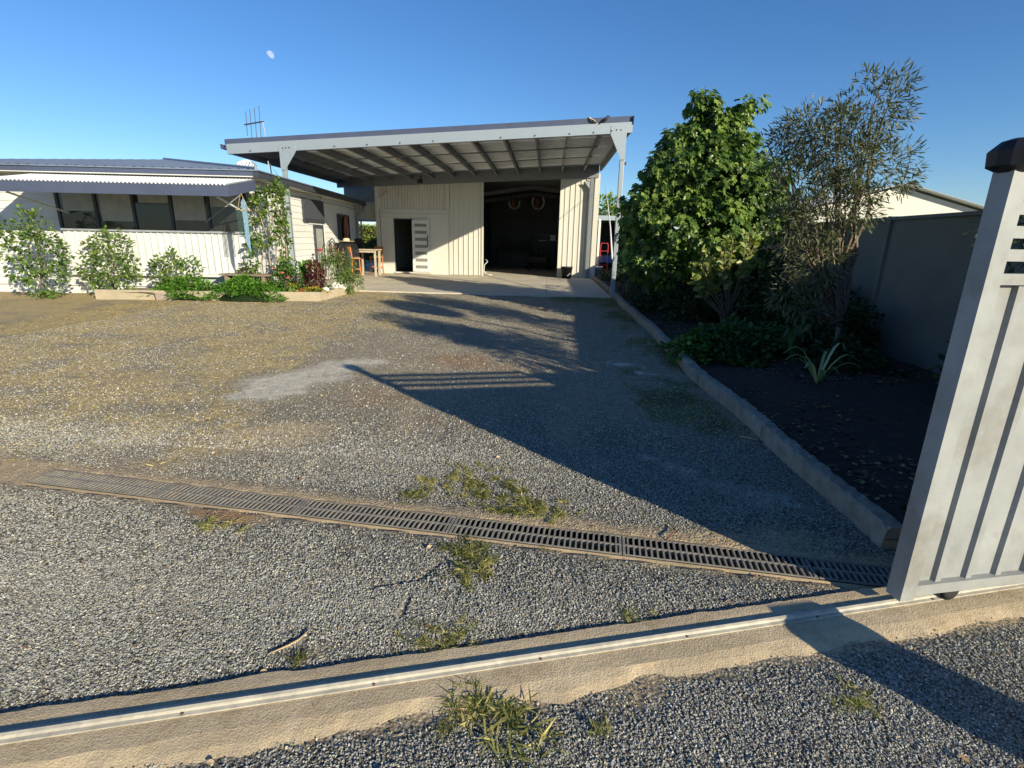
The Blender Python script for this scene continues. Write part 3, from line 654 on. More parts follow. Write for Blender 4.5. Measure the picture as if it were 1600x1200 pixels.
q = MB().box(dx1-.075+2.4, dx1-.05+2.4, dyf-.045-YW, dyf-.02-YW, 1.0, 1.45).box(dx1-.07+2.4, dx1-.055+2.4, dyf-.02-YW, dyf-YW, 1.05, 1.08).box(dx1-.07+2.4, dx1-.055+2.4, dyf-.02-YW, dyf-YW, 1.37, 1.40).build('handle', BLACK, door)
# body: side, back, roof, interior
clad2 = lambda *a: None
def sidewall(x, y0, y1, z1, mat, nm):
    pr = ribprof(y0, y1, .19, 'trap'); V = []
    for (py, o) in pr: V.append((x-o*(1 if x > 0 else -1), py, 0)); V.append((x-o*(1 if x > 0 else -1), py, z1))
    shb(MB().add(V, [(2*i,2*i+2,2*i+3,2*i+1) for i in range(len(pr)-1)]), nm, mat)
sidewall(1.74, YW, 29, 3.52, CREAM, 'side_wall'); sidewall(-6.45, YW+.1, 29, 3.05, CREAM, 'side_wall')
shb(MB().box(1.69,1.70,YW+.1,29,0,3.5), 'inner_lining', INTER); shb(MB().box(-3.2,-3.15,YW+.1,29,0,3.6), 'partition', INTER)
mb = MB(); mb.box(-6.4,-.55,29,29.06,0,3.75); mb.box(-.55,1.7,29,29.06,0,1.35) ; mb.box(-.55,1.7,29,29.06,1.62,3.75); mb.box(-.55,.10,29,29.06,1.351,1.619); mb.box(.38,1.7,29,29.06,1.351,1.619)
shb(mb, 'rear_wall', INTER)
shb(MB().box(.1,.38,29.02,29.03,1.351,1.619), 'window_pane', M('painted_daylight_glass', (.75,.8,.85), .2))  # pale pane colour stands in for daylight seen through the rear window
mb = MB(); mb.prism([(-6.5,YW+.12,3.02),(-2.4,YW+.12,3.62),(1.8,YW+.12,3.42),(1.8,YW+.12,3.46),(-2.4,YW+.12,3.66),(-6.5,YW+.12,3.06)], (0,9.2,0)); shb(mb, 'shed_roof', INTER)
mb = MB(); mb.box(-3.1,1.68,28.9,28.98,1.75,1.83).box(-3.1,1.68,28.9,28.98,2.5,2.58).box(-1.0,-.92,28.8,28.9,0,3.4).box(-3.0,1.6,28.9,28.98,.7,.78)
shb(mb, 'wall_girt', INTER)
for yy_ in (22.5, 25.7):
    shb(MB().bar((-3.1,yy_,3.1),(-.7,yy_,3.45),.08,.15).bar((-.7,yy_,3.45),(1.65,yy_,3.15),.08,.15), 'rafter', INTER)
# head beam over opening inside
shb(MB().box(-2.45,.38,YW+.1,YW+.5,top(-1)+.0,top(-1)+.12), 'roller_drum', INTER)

# interior things
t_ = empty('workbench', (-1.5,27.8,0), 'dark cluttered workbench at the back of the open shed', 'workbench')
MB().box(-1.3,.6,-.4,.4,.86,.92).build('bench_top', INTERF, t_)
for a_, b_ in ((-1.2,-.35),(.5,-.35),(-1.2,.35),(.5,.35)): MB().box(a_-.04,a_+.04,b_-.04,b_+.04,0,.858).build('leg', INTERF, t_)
for i, (a_, h_, l_) in enumerate(((-.9,.35,'dark crate on the left end of the workbench'),(-.3,.2,'low dark box in the middle of the workbench'),(.3,.4,'tall dark case on the right end of the workbench'))):
    c_ = MB().box(a_-.22+-1.5,a_+.2-1.5,27.6,28.0,.925,.925+h_).build('storage_box', INTERF, bevel=.01); tag(c_, l_, 'box', 'boxes on the shed workbench')
t_ = empty('storage_cabinet', (.75,27.9,0), 'dark upright cabinet at the right of the open shed', 'cabinet')
MB().box(-.4,.4,-.3,.3,0,1.05).build('body', INTERF, t_, bevel=.01); 
for s_x in (-.39,.01): MB().box(s_x+.005,s_x+.375,-.325,-.302,.05,1.0).build('door', BLACK, t_)
t_ = empty('ride_on_mower', (-.45,25.5,0), 'dark ride on mower parked inside the open shed', 'mower')
MB().box(-.45,.45,-.7,.2,.3,.62).build('hood', INTERF, t_, bevel=.08); MB().box(-.25,.25,.35,.8,.55,.62).box(-.25,.25,.74,.82,.62,1.0).build('seat', BLACK, t_, bevel=.03)
MB().tube([(0,.05,.6),(0,.25,.95)], .02).build('steering_column', BLACK, t_)
for a_, b_, r_ in ((-.42,-.45,.2),(.42,-.45,.2),(-.42,.5,.27),(.42,.5,.27)):
    MB().lathe([(r_*.5,-.09),(r_,-.08),(r_,.08),(r_*.5,.09)], (a_,b_,r_), 18, Matrix.Rotation(R_(90),3,'Y')).build('wheel', RUBBER, t_, True)
HOSEM = M('dull_white_hose', (.36,.33,.31), .6)
REDD = M('dull_red_strap', (.22,.045,.03), .7)
# hanging hose / strap coils
def coil(name, loc, label, n, r, deg=360, red=True):
    t_ = empty(name, loc, label, 'coil')
    for k in range(n):
        rk = r*(1-.12*k); a0 = -R_(deg/2)-math.pi/2+k*.1
        pts = [(rk*math.cos(a0+R_(deg)*i/24), .03*k, rk*1.1*math.sin(a0+R_(deg)*i/24)) for i in range(25)]
        MB().tube(pts, .02, 6).build('loop', HOSEM, t_, True)
    if red: MB().tube([(-.02,-.03,r*.9),(-.06,-.03,r*.3),(0,-.03,-r*.7),(.01,-.03,-r*1.5)], [.05,.06,.03,.015], 8).build('red_strap', REDD, t_, True)
    return t_
coil('hanging_hose', (-1.53,23.4,2.90), 'left of two white hoses with a red strap hanging high in the shed doorway', 2, .24, 210)
coil('hanging_hose', (-.50,23.4,2.93), 'right of two white hoses hanging high in the shed doorway, a rounder ring', 2, .27, 270)
q = MB().tube([(-2.36,YW+.15,.60),(-2.28,YW+.12,.52),(-2.40,YW+.1,.40),(-2.42,YW+.1,.15),(-2.3,YW+.1,.05),(-2.1,YW+.05,.02)], .012, 6).build('white_cable', WHITEP, smooth=True); tag(q, 'loose white cable hanging at the left jamb of the roller doorway', 'cable')
# black tub by the wall
t_ = empty('plant_tub', (.72,19.45,0), 'black plastic tub standing against the sunlit shed wall', 'tub')
MB().lathe([(.17,0),(.21,.38),(.225,.38),(.225,.42),(.20,.42),(.19,.36)], (0,0,0), 20).build('tub', BLACK, t_, True)
MB().bar((.02,-.23,.10),(.12,-.20,.20),.05,.01).build('sticker', WHITEP, t_)
# leaning thin pole
q = MB().tube([(1.62,13.35,.92),(1.76,15.5,1.75),(1.86,17.5,2.50),(1.92,19.4,3.20)], [.022,.02,.014,.006], 8).build('thin_pole', WHITEP, smooth=True); tag(q, 'thin white pole leaning from the right carport post to the shed corner', 'pole')

# panel between shed and house
t_ = empty('infill_panel', (-7,20.3,0), 'cream corrugated panel bridging the gap between house and shed', 'panel')
pr = ribprof(-7.55, -6.52, .12, 'trap'); V = []
for (px, o) in pr: V.append((px+7, o, 1.98)); V.append((px+7, o, 2.62))
MB().add(V, [(2*i,2*i+2,2*i+3,2*i+1) for i in range(len(pr)-1)]).build('cladding', CREAM, t_)
pr = ribprof(-8.0, -6.5, .12, 'trap'); V = []
for (px, o) in pr: V.append((px+7, .3+o, 2.60)); V.append((px+7, .3+o, 3.25))
MB().add(V, [(2*i,2*i+2,2*i+3,2*i+1) for i in range(len(pr)-1)]).build('upper_cladding', M('grey_cream_steel', (.35,.33,.28), .5), t_)
MB().box(-.33,-.28,.05,.1,0,1.98).build('post', GALV, t_)
MB().box(-2.2,.52,.12,5,2.05,2.12).build('awning_roof', ZINC, t_)

# ------------------------------------------------------------------ house
HA = Vector((-6.62,11.6,0)); HB = Vector((-7.40,20.2,0)); hd = (HB-HA).normalized(); hn = Vector((hd.y,-hd.x,0))  # hn points to +x
HR = math.atan2(hd.y, hd.x)
hs = empty('house', HA, 'white weatherboard house with a low blue grey roof at the left', 'house')
FLZ, EAV = .0, 2.50
hs.rotation_euler = (0,0,HR-math.pi/2)   # local: y along side wall (away), x outward (+)
Ls = (HB-HA).length; WD = 9.0
# local frame: side wall plane x=0, y 0..Ls ; front wall plane y=0, x -WD..0
MB().box(-WD+.02,-.05,.05,Ls-.02,-.25,EAV).build('wall_core', WHITEB, hs)
bh = .165; nb = int((EAV-.12)/bh)
sb = MB().add([(0,0,0),(.022,0,0),(.004,0,bh),(0,0,bh),(0,Ls,0),(.022,Ls,0),(.004,Ls,bh),(0,Ls,bh)], [(0,1,2,3),(7,6,5,4),(1,5,6,2),(0,4,5,1),(3,2,6,7)]).mesh('weatherboard', WHITEB)
fb_ = MB().add([(-WD,0,0),(-WD,-.022,0),(-WD,-.004,bh),(-WD,0,bh),(0,0,0),(0,-.022,0),(0,-.004,bh),(0,0,bh)], [(3,2,1,0),(4,5,6,7),(2,6,5,1),(1,5,4,0),(7,6,2,3)]).mesh('weatherboard', WHITEB)
for k in range(nb):
    link('weatherboard', sb, hs, (-.03,0,.12+k*bh)); link('weatherboard', fb_, hs, (0,.03,.12+k*bh))
MB().box(-.03,.02,-.02,.04,.1,EAV).build('corner_stop', WHITEB, hs); MB().box(-.03,.02,Ls-.05,Ls+.01,0,EAV).build('corner_stop', WHITEB, hs)
MB().box(-.03,.012,4.72,4.80,.1,EAV).build('cover_strip', WHITEB, hs)
# soffit, gutter, roof
OV = .25
mb = MB(); mb.box(-WD-.3,OV,-.38,Ls+.1,EAV,EAV+.02); mb.build('soffit', CREAMP, hs)
mb = MB(); mb.box(OV,OV+.11,-OV-.11,Ls+.1,EAV-.01,EAV+.12); mb.build('side_gutter', DARKT, hs)
mb = MB(); mb.box(-WD-.3,OV,-OV-.11,-OV,EAV-.01,EAV+.12); mb.build('front_gutter', CAPB, hs)
mb = MB(); mb.box(OV-.02,OV+.14,-OV-.14,Ls+.1,EAV+.125,EAV+.15).box(-WD-.3,OV-.02,-OV-.14,-OV+.02,EAV+.125,EAV+.15); mb.build('gutter_lip', ROOFM, hs)
# low hip roof, corrugated
pit_ = math.tan(R_(9)); e = OV+.06; ex0 = -WD-.3; half = (e-ex0)/2; xm = (e+ex0)/2; zr_ = EAV+.16; hr = half*pit_
def roofface(nm, quad_fn, n, m):
    pass
def corr_face(nm, a, b, apex_a, apex_b, per=.2):
    """eave a->b, upper edge apex_a->apex_b ; ribs run up the slope"""
    a, b, A, B = map(Vector, (a,b,apex_a,apex_b)); L = (b-a).length; n = int(L/per)*4; V = []; d = (b-a).normalized(); up = ((A+B)/2-(a+b)/2); up = (up-d*up.dot(d)); ul = up.length; up.normalize(); nn = d.cross(up); nn = nn if nn.z > 0 else -nn
    tA = (A-a).dot(d); tB = (B-a).dot(d)
    for i in range(n+1):
        t = L*i/n; o = .012*math.sin(2*math.pi*t/per)
        h_ = ul*min(1, t/tA if tA > 1e-6 else 1, (L-t)/(L-tB) if L-tB > 1e-6 else 1)
        V.append(a+d*t+nn*o); V.append(a+d*t+up*h_+nn*o)
    MB().add(V, [(2*i,2*i+2,2*i+3,2*i+1) for i in range(n)]).build(nm, ROOFM, hs)
P1, P2 = (xm,-e+half,zr_+hr), (xm,Ls+.1,zr_+hr)
corr_face('roof_face', (e,-e,zr_), (e,Ls+.1,zr_), P1, P2); corr_face('roof_face', (ex0,-e,zr_), (e,-e,zr_), P1, P1)
MB().tube([(e,-e,zr_+.02),(P1[0],P1[1],P1[2]+.02)], .035, 6).build('hip_capping', ROOFM, hs)
MB().prism([(e-.0,Ls+.09,zr_-.03),(xm,Ls+.09,zr_+hr-.03),(xm,Ls+.09,zr_+hr),(e,Ls+.09,zr_)], (0,.03,0)).build('barge_board', CAPB, hs)
# blind window
def inv(wx, wy):   # world to local
    v = Vector((wx,wy,0))-HA; return v.dot(hn), v.dot(hd)
yw0, yw1 = 3.02, 4.70
bw = MB().box(.0,.05,yw0,yw1,1.76,2.33).build('window', DARKT, hs)
for k in range(14):
    y_ = yw0+.03+k*(yw1-yw0-.06)/14; MB().box(.052,.062,y_+.006,y_+(yw1-yw0-.06)/14-.006,1.80,2.30).build('blind_slat', BLINDM, bw)
MB().box(.0,.09,yw0-.03,yw1+.03,1.715,1.755).build('window_sill', DARKT, bw)
MB().box(.0,.02,yw0+.4,yw1+.05,1.655,1.705).build('window_trim', WHITEB, bw)
# screen door under it
sd_ = MB().box(0,.04,3.78,3.86,.08,1.64).box(0,.04,4.50,4.58,.08,1.64).box(0,.04,3.86,4.50,1.55,1.64).box(0,.04,3.86,4.50,.08,.2).build('side_door', DARKT, hs)
MB().box(.0,.02,3.86,4.50,.2,1.55).build('door_pane', FROST, sd_)
# dark doorway with a dark pane; its reddish reflection is added below
dd_ = MB().box(0,.035,6.15,6.22,.05,2.06).box(0,.035,7.42,7.5,.05,2.06).box(0,.035,6.22,7.42,1.99,2.06).build('rear_door', DARKT, hs)
MB().box(0,.015,6.22,7.42,.05,1.99).build('door_pane', GLASSD, dd_)
# added oval disc; its reddish colour stands in for a reflection in the doorway
mr = MB().lathe([(.24,0),(.27,.02),(.24,.04)], (0,0,0), 24, Matrix.Rotation(R_(90),3,'Y')); mr.v = [(v[0]+.03, v[1]+6.95, 1.55+v[2]*1.9) for v in mr.v]
q = mr.build('painted_reflection', M('reddish_reflection', (.22,.07,.04), .4), None, True); q.matrix_world = Matrix.Translation(HA) @ Matrix.Rotation(HR-math.pi/2,4,'Z'); tag(q, 'tall oval reddish painted reflection on the dark house door', 'reflection')
dpz = MB().tube([(OV+.05,Ls-.05,EAV),(OV+.05,Ls-.05,EAV-.12),(.06,Ls-.12,EAV-.32),(.06,Ls-.12,.05)], .04, 10).build('downpipe', GALV, hs, True)
# cable under the soffit
MB().tube([(.02,i*Ls/12,EAV-.14-.02*(i%2)) for i in range(13)], .008, 5).build('eave_cable', DARKT, hs)
# front elevation: awning, dark verandah opening, corrugated skirt
v0 = -4.2
MB().box(v0,-.12,-.06,-.005,1.38,2.34).build('verandah_opening', GLASSD, hs)
for k in range(6):
    x_ = v0+k*(-.12-v0)/5; MB().box(x_-.03,x_+.03,-.085,-.061,1.38,2.34).build('mullion', DARKT, hs)
pr = ribprof(v0, -.12, .15, 'trap'); V = []
for (px, o) in pr: V.append((px, -.07+o, .42)); V.append((px, -.07+o, 1.33))
MB().add(V, [(2*i,2*i+2,2*i+3,2*i+1) for i in range(len(pr)-1)]).build('skirt_sheet', WHITEB, hs)
MB().box(v0,-.1,-.13,-.02,1.332,1.375).build('window_sill', M('grey_sill', (.3,.32,.36), .5), hs)
MB().box(v0,-.1,-.14,-.02,.37,.415).build('base_rail', WHITEB, hs)
# awning
aw = empty('window_awning', (0,0,0), None, None); aw.parent = hs
ax1 = .28; ya_, yb_ = -OV-.13, -1.55; za, zb = 2.44, 2.22
MB().prism([(ax1,ya_,za),(ax1,yb_,zb),(ax1,yb_,zb-.2),(ax1,ya_,za-.2)], (.02,0,0)).build('barge_board', CAPB, aw)
MB().box(v0-.2,ax1+.02,yb_-.03,yb_-.003,zb-.2,zb).build('fascia_board', CAPB, aw)
pr = ribprof(v0-.2, ax1, .076, 'corr'); V = []
for (px, o) in pr: V.append((px, ya_, za+.01+o)); V.append((px, yb_-.05, zb+.01+o))
MB().add(V, [(2*i,2*i+1,2*i+3,2*i+2) for i in range(len(pr)-1)]).build('awning_sheet', ZINC, aw)
for xx in (-4.0,-.0): MB().bar((xx,-.05,1.7),(xx,yb_+.1,zb-.2),.03,.03).build('awning_strut', WHITEB, aw)
for (bx_, bz_) in ((-3.75,1.75),(-2.95,1.55),(-2.1,1.95),(-1.35,1.6),(-.55,1.9)):
    MB().box(bx_-.34,bx_+.34,-.066,-.0605,bz_,2.33).build('roller_blind', M('pale_roller_blind', (.32,.33,.34), .8), hs)
# second window further left
MB().box(-6.9,-5.6,-.05,-.0,1.2,2.2).build('window', DARKT, hs); MB().box(-6.85,-5.65,-.056,-.051,1.25,2.15).build('window_pane', GLASSD, hs)
# whirlybird
def hl(x, y, z): return Matrix.Translation(HA) @ Matrix.Rotation(HR-math.pi/2,4,'Z') @ Vector((x,y,z))
p = hl(-.62,1.3,zr_+.07)
t_ = empty('roof_ventilator', p, 'round silver spinning ventilator on the low house roof', 'roof vent')
MB().lathe([(.11,-.1),(.11,.08),(.13,.1)], (0,0,0), 16).build('neck', GALV, t_)
for k in range(20):
    a0 = 2*math.pi*k/20; P = []
    for j in range(7):
        f = j/6; rr_ = .12+.10*math.sin(math.pi*f)**.7; a1 = a0+f*.55; P.append((rr_*math.cos(a1), rr_*math.sin(a1), .10+.19*f))
    mbv = MB(); V = []
    for q in P:
        rd = Vector((q[0],q[1],0)).normalized(); tg = Vector((-rd.y,rd.x,0)); V += [Vector(q)-tg*.022+rd*.012, Vector(q)+tg*.022-rd*.004]
    mbv.add(V, [(2*i,2*i+2,2*i+3,2*i+1) for i in range(6)]); mbv.build('vane', ZINC, t_, True)
MB().lathe([(.13,.285),(.12,.31),(.03,.33)], (0,0,0), 16).build('cap', ZINC, t_, True)
# TV antenna on a mast
p = hl(-.80,3.2,zr_-.28)
t_ = empty('television_antenna', p, 'television antenna with four crossbars on a thin mast above the roof', 'antenna')
MB().tube([(0,0,0),(-.05,0,.9),(-.13,0,1.92)], .016, 8).build('mast', GALV, t_)
bmz = 1.86
MB().tube([(-.13+.03,0,bmz+.04),(-.64,-.02,bmz-.05)], .018, 6).build('boom', DARKT, t_)
for k, (bx, h_) in enumerate(((-.58,.30),(-.46,.36),(-.33,.40),(-.20,.46))):
    MB().tube([(bx-.02,0,bmz-h_-.02),(bx+.005,0,bmz+h_*.85+.03)], .009, 5).build('crossbar', DARKT, t_)
# wire bracket on roof
q = MB().tube([tuple(hl(-.2,1.6,zr_+.02)), tuple(hl(-.22,1.6,zr_+.42))], .01, 5).tube([tuple(hl(-.22,1.6,zr_+.4)), tuple(hl(-.05,1.9,zr_+.02))], .005, 4).build('roof_aerial', GALV); tag(q, 'short thin wire aerial standing on the house roof beside the post', 'aerial')
t_ = empty('metal_art', hl(.10,5.05,0), 'round scrolled dark metal ornament leaning by the house door', 'ornament')
for k in range(3):
    MB().tube([((.02), (.26-.08*k)*math.cos(a_), .95+(.30-.09*k)*math.sin(a_)) for a_ in [2*math.pi*i/20 for i in range(21)]], .016, 5).build('ring', BLACK, t_)
MB().tube([(.02,0,0),(.02,0,.7)], .02, 6).build('stem', BLACK, t_)

# ------------------------------------------------------------------ outdoor furniture by the house
def barchair(loc, rz, label, mat):
    t_ = empty('bar_chair', loc, label, 'chair', 'orange timber bar chairs at the tall table', rz)
    for sx in (-1,1):
        MB().tube([(sx*.19,-.20,0),(sx*.17,-.17,.4),(sx*.17,-.17,.68)], .02, 6).build('leg', mat, t_)
        MB().tube([(sx*.19,.22,0),(sx*.17,.17,.4),(sx*.17,.17,.70),(sx*.17,.23,1.08)], .021, 6).build('leg', mat, t_)
        MB().bar((sx*.17,-.17,.3),(sx*.17,.17,.3),.025,.035).build('stretcher', mat, t_)
    for yy_ in (-.17,.17): MB().bar((-.17,yy_,.25),(.17,yy_,.25),.025,.035).build('stretcher', mat, t_)
    MB().box(-.21,.21,-.21,.20,.66,.69).build('seat_frame', mat, t_, bevel=.008); MB().box(-.19,.19,-.19,.18,.692,.73).build('seat_cushion', M('grey_seat_pad', (.2,.18,.17), .8), t_, bevel=.015)
    MB().prism([(-.19,.20,.86),(.19,.20,.86),(.19,.235,1.09),(-.19,.235,1.09)], (0,.022,0)).build('backrest', mat, t_)
    t_.scale = (.92,.92,.92)
    return t_
barchair((-6.58,17.35,0), R_(150), 'bright orange timber bar chair on the near side of the tall table', ORANGEW)
barchair((-6.30,19.0,0), R_(-8), 'darker timber bar chair on the far side of the tall table', ORANGEW)
t_ = empty('bar_table', (-6.30,18.2,0), 'tall pale timber bar table beside the orange chairs', 'table')
for k in range(5): MB().box(-.40,.36,-.34+k*.138,-.34+k*.138+.13,.885,.92).build('table_board', PALEW, t_)
MB().box(-.36,.32,-.30,-.275,.81,.883).build('apron', PALEW, t_); MB().box(-.36,.32,.275,.30,.81,.883).build('apron', PALEW, t_)
for a_, b_ in ((-.33,-.23),(.29,-.23),(-.33,.23),(.29,.23)): MB().box(a_-.03,a_+.03,b_-.03,b_+.03,0,.882).build('leg', PALEW, t_)
# covered barbecue
p = hl(.38,5.95,0)
t_ = empty('barbecue', p, 'barbecue under a black cover standing against the house wall', 'barbecue', rz=HR-math.pi/2)
V = []; n = 24
mbc = MB(); rings = []
for z_, sx, sy in ((.12,.32,.50),(.5,.30,.48),(.85,.29,.47),(.92,.28,.46),(1.08,.22,.42),(1.15,.12,.32)):
    rings.append([(sx*math.copysign(abs(math.cos(t))**.5,math.cos(t))*(1+.03*math.sin(7*t)), sy*math.copysign(abs(math.sin(t))**.5,math.sin(t)), z_) for t in [2*math.pi*k/n for k in range(n)]])
mbc.add([q for r_ in rings for q in r_], [(i*n+k,i*n+(k+1)%n,(i+1)*n+(k+1)%n,(i+1)*n+k) for i in range(5) for k in range(n)]+[tuple(5*n+k for k in range(n))])
mbc.build('cover', BLACK, t_, True)
for a_, b_ in ((-.25,-.45),(.25,-.45),(-.25,.45),(.25,.45)): MB().tube([(a_,b_,0),(a_,b_,.3)], .025, 6).build('leg', DARKT, t_)
p2 = hl(.38,5.75,1.16)
t_ = empty('straw_hat', p2, 'pale straw hat resting on top of the black barbecue cover', 'hat')
MB().lathe([(.06,-.005),(.20,.0),(.27,.02),(.275,.028),(.20,.012),(.11,.015),(.105,.09),(.07,.12),(.02,.115)], (0,0,0), 24).build('hat', STRAW, t_, True)
t_ = empty('camp_chair', hl(.45,6.95,0), 'folded dark camp chair standing beside the covered barbecue', 'chair')
MB().prism([(-.22,0,.35),(.22,0,.35),(.22,0,1.15),(.1,0,1.28),(-.1,0,1.28),(-.22,0,1.15)], (0,.04,0)).build('backrest', BLACK, t_, bevel=.015)
for s_x in (-.2,.2): MB().tube([(s_x,-.1,0),(s_x,.03,.4)], .015, 6).build('leg', BLACK, t_)
# hanging macrame banner at the awning
t_ = empty('hanging_banner', (-6.20,10.55,0), 'faded blue banner with a string net hanging from the window awning', 'hanging ornament')
MB().prism([(-.05,0,1.95),(0,0,2.03),(.055,0,1.95),(.05,0,1.2),(.045,0,.95),(-.03,0,1.15)], (0,.012,0)).build('banner', TEALC, t_)
MB().tube([(-.17,0,1.81),(.14,0,1.79)], .012, 6).build('stick', ROPE, t_)
MB().tube([(-.13,0,1.82),(-.03,0,2.13)], .005, 4).tube([(.10,0,1.80),(-.03,0,2.13)], .005, 4).build('cord', ROPE, t_)
mb = MB()
for k in range(13):
    x_ = -.16+k*.023
    if -.05 < x_ < .05: continue
    mb.tube([(x_+.01*math.sin(j*2+k), .005, 1.80-j*.06) for j in range(10)], .004, 4)
for j in range(9): mb.tube([(-.16,.005,1.76-j*.06),(-.06,.005,1.75-j*.06+.01*math.sin(j))], .003, 4); mb.tube([(.05,.005,1.76-j*.06),(.12,.005,1.75-j*.06)], .003, 4)
mb.build('string_net', M('green_string', (.05,.12,.09), .9), t_)
# plank bench behind the ground cover
t_ = empty('plank_bench', (-6.55,11.2,0), 'low weathered plank bench against the white house skirt', 'bench')
for k in range(3): MB().box(-.7,.45,-.16+k*.11,-.16+k*.11+.10,.44,.475).build('plank', MIDW, t_)
for s_x in (-.55,.3): MB().box(s_x-.03,s_x+.03,-.14,.14,.1,.438).build('leg', MIDW, t_)

# ------------------------------------------------------------------ birds on the capping
def bird(loc, rz, label, m1, pitch=0, s=1.0):
    t_ = empty('perched_bird', loc, label, 'bird', rz=rz)
    P = [(-.19,0,.00),(-.12,0,.03),(-.07,0,.065),(-.02,0,.085),(.03,0,.10),(.06,0,.125),(.085,0,.15),(.11,0,.158),(.125,0,.155),(.165,0,.148)]
    r_ = [.006,.014,.030,.042,.044,.034,.026,.027,.016,.002]
    P = [(q[0]*math.cos(pitch)-q[2]*math.sin(pitch), 0, q[0]*math.sin(pitch)+q[2]*math.cos(pitch)) for q in P]
    b = MB().tube([tuple(s*c for c in q) for q in P], [s*q for q in r_], 10); b.build('body', m1, t_, True)
    for sy in (-1,1):
        MB().tube([(0,sy*.018*s,.06*s),(.005*s,sy*.018*s,0)], .004*s, 4).build('leg', DARKT, t_)
        MB().tube([(.05*s,sy*.04*s,.12*s),(-.03*s,sy*.045*s,.085*s),(-.13*s,sy*.02*s,.03*s)], [.008*s,.018*s,.004*s], 6).build('wing', BLACK, t_, True)
    return t_
BEIGE = M('pale_buff_feathers', (.45,.38,.24), .8, 0, .3, 60)
bird((.90,YF+.018,rz_(.90)+.002), R_(172), 'pale breasted bird perched on the carport edge, left of the dark one', BEIGE, R_(5), .80)
bird((1.20,YF+.018,rz_(1.20)+.002), R_(8), 'black bird perched leaning forward on the carport edge', BLACK, R_(12), .85)

# ------------------------------------------------------------------ moon
th = np.linspace(0, 2*math.pi, 33)[:-1]; mo = Vector((-188,356,1.31))
mo = CAMP+Vector((rr*(422-800)/797+uu*(600-86)/797+fw)).normalized()*900
mx = (Vector((0,0,1)).cross((CAMP-mo).normalized())).normalized(); my = (CAMP-mo).normalized().cross(mx)
mm, mt_, mp_, mo_ = nodes('pale_daylight_moon'); n_ = noise(mt_, .25, 4, .6, geo_pos(mt_)); r_ = ramp(mt_, [(.4,(.42,.58,.90)),(.6,(.58,.72,.98))]); mt_.links.new(n_.outputs[0], r_.inputs[0])
em = mt_.nodes.new('ShaderNodeEmission'); em.inputs[1].default_value = .72; mt_.links.new(r_.outputs[0], em.inputs[0]); mt_.links.new(em.outputs[0], mo_.inputs[0])
Rm = 5.2; V = []
for z_, s_s in ((0,1),(1.6,.8),(2.6,.4)):
    for t in th:
        a_, b_ = math.cos(t), math.sin(t)
        if b_ < 0: b_ *= .45
        u_, v_ = a_*math.cos(-.75)-b_*math.sin(-.75), a_*math.sin(-.75)+b_*math.cos(-.75)
        V.append(mo+(mx*u_+my*v_)*Rm*s_s+(CAMP-mo).normalized()*z_)
F = [(i*32+k,i*32+(k+1)%32,(i+1)*32+(k+1)%32,(i+1)*32+k) for i in range(2) for k in range(32)]+[tuple(64+k for k in range(32))]
tag(MB().add(V, F).build('moon', mm, smooth=True), 'pale gibbous daytime moon high in the blue sky at upper left', 'moon')

# ------------------------------------------------------------------ side fence, gate, front fence
def fence(name, a, b, h, n, label, mat, cat='fence', z0=-.15, postmat=None):
    a = Vector((*a,0)); b = Vector((*b,0)); L = (b-a).length; ang_ = math.atan2((b-a).y,(b-a).x)
    t_ = empty(name, (a.x,a.y,z0), label, cat, rz=ang_); seg = L/n
    prf = ribprof(.05, seg-.05, .16, 'trap'); V = []
    for (px, o) in prf: V.append((px, o, .06)); V.append((px, o, h-.02))
    pm = MB().add(V, [(2*i,2*i+2,2*i+3,2*i+1) for i in range(len(prf)-1)]).box(.05,seg-.05,.004,.012,.06,h-.02).mesh('fence_panel', mat)
    rm = MB().box(.04,seg-.04,-.045,.045,h-.02,h+.02).mesh('rail', mat); rm2 = MB().box(.04,seg-.04,-.045,.045,.01,.055).mesh('rail', mat); pom = MB().box(-.035,.035,-.05,.05,-.1,h+.03).mesh('fence_post', mat)
    for k in range(n): link('fence_panel', pm, t_, (k*seg,0,0)); link('rail', rm, t_, (k*seg,0,0)); link('rail', rm2, t_, (k*seg,0,0))
    for k in range(n+1): link('fence_post', pom, t_, (k*seg,0,0))
    return t_
fence('side_fence', (4.42,2.62), (4.42,30.2), 1.83, 12, 'dark steel panel fence behind the right garden bed', FENCEM)
fence('front_fence', (3.3,2.44), (6.9,3.4), 1.6, 2, 'grey steel panel fence to the right of the open gate', GATEM, z0=-.2)
GA = math.atan(.245); gt = empty('sliding_gate', (1.59,2.01,-.19), 'grey steel sliding gate pushed open at the right on its track', 'gate', rz=GA)
GL = 1.69
MB().box(-.035,.035,-.035,.035,.04,1.78).build('stile', GATEM, gt); MB().lathe([(.04,-.02),(.075,.0),(.08,.05),(.05,.08),(.02,.09)], (0,0,1.78), 12).build('stile_cap', BLACK, gt)
MB().box(GL-.05,GL,-.025,.025,.04,1.68).build('stile', GATEM, gt)
for z_ in (1.645,1.565,1.485): MB().box(.031,GL-.051,-.018,.018,z_-.021,z_+.021).build('rail', GATEM, gt)
MB().box(.031,GL-.051,-.022,.022,1.38,1.42).build('rail', GATEM, gt); MB().box(.031,GL-.051,-.022,.022,.05,.10).build('rail', GATEM, gt)
prf = ribprof(.035, GL-.055, .16, 'trap'); V = []
for (px, o) in prf: V.append((px, o*.6+.008, .10)); V.append((px, o*.6+.008, 1.38))
MB().add(V, [(2*i,2*i+2,2*i+3,2*i+1) for i in range(len(prf)-1)]).build('gate_sheet', GATEM, gt)
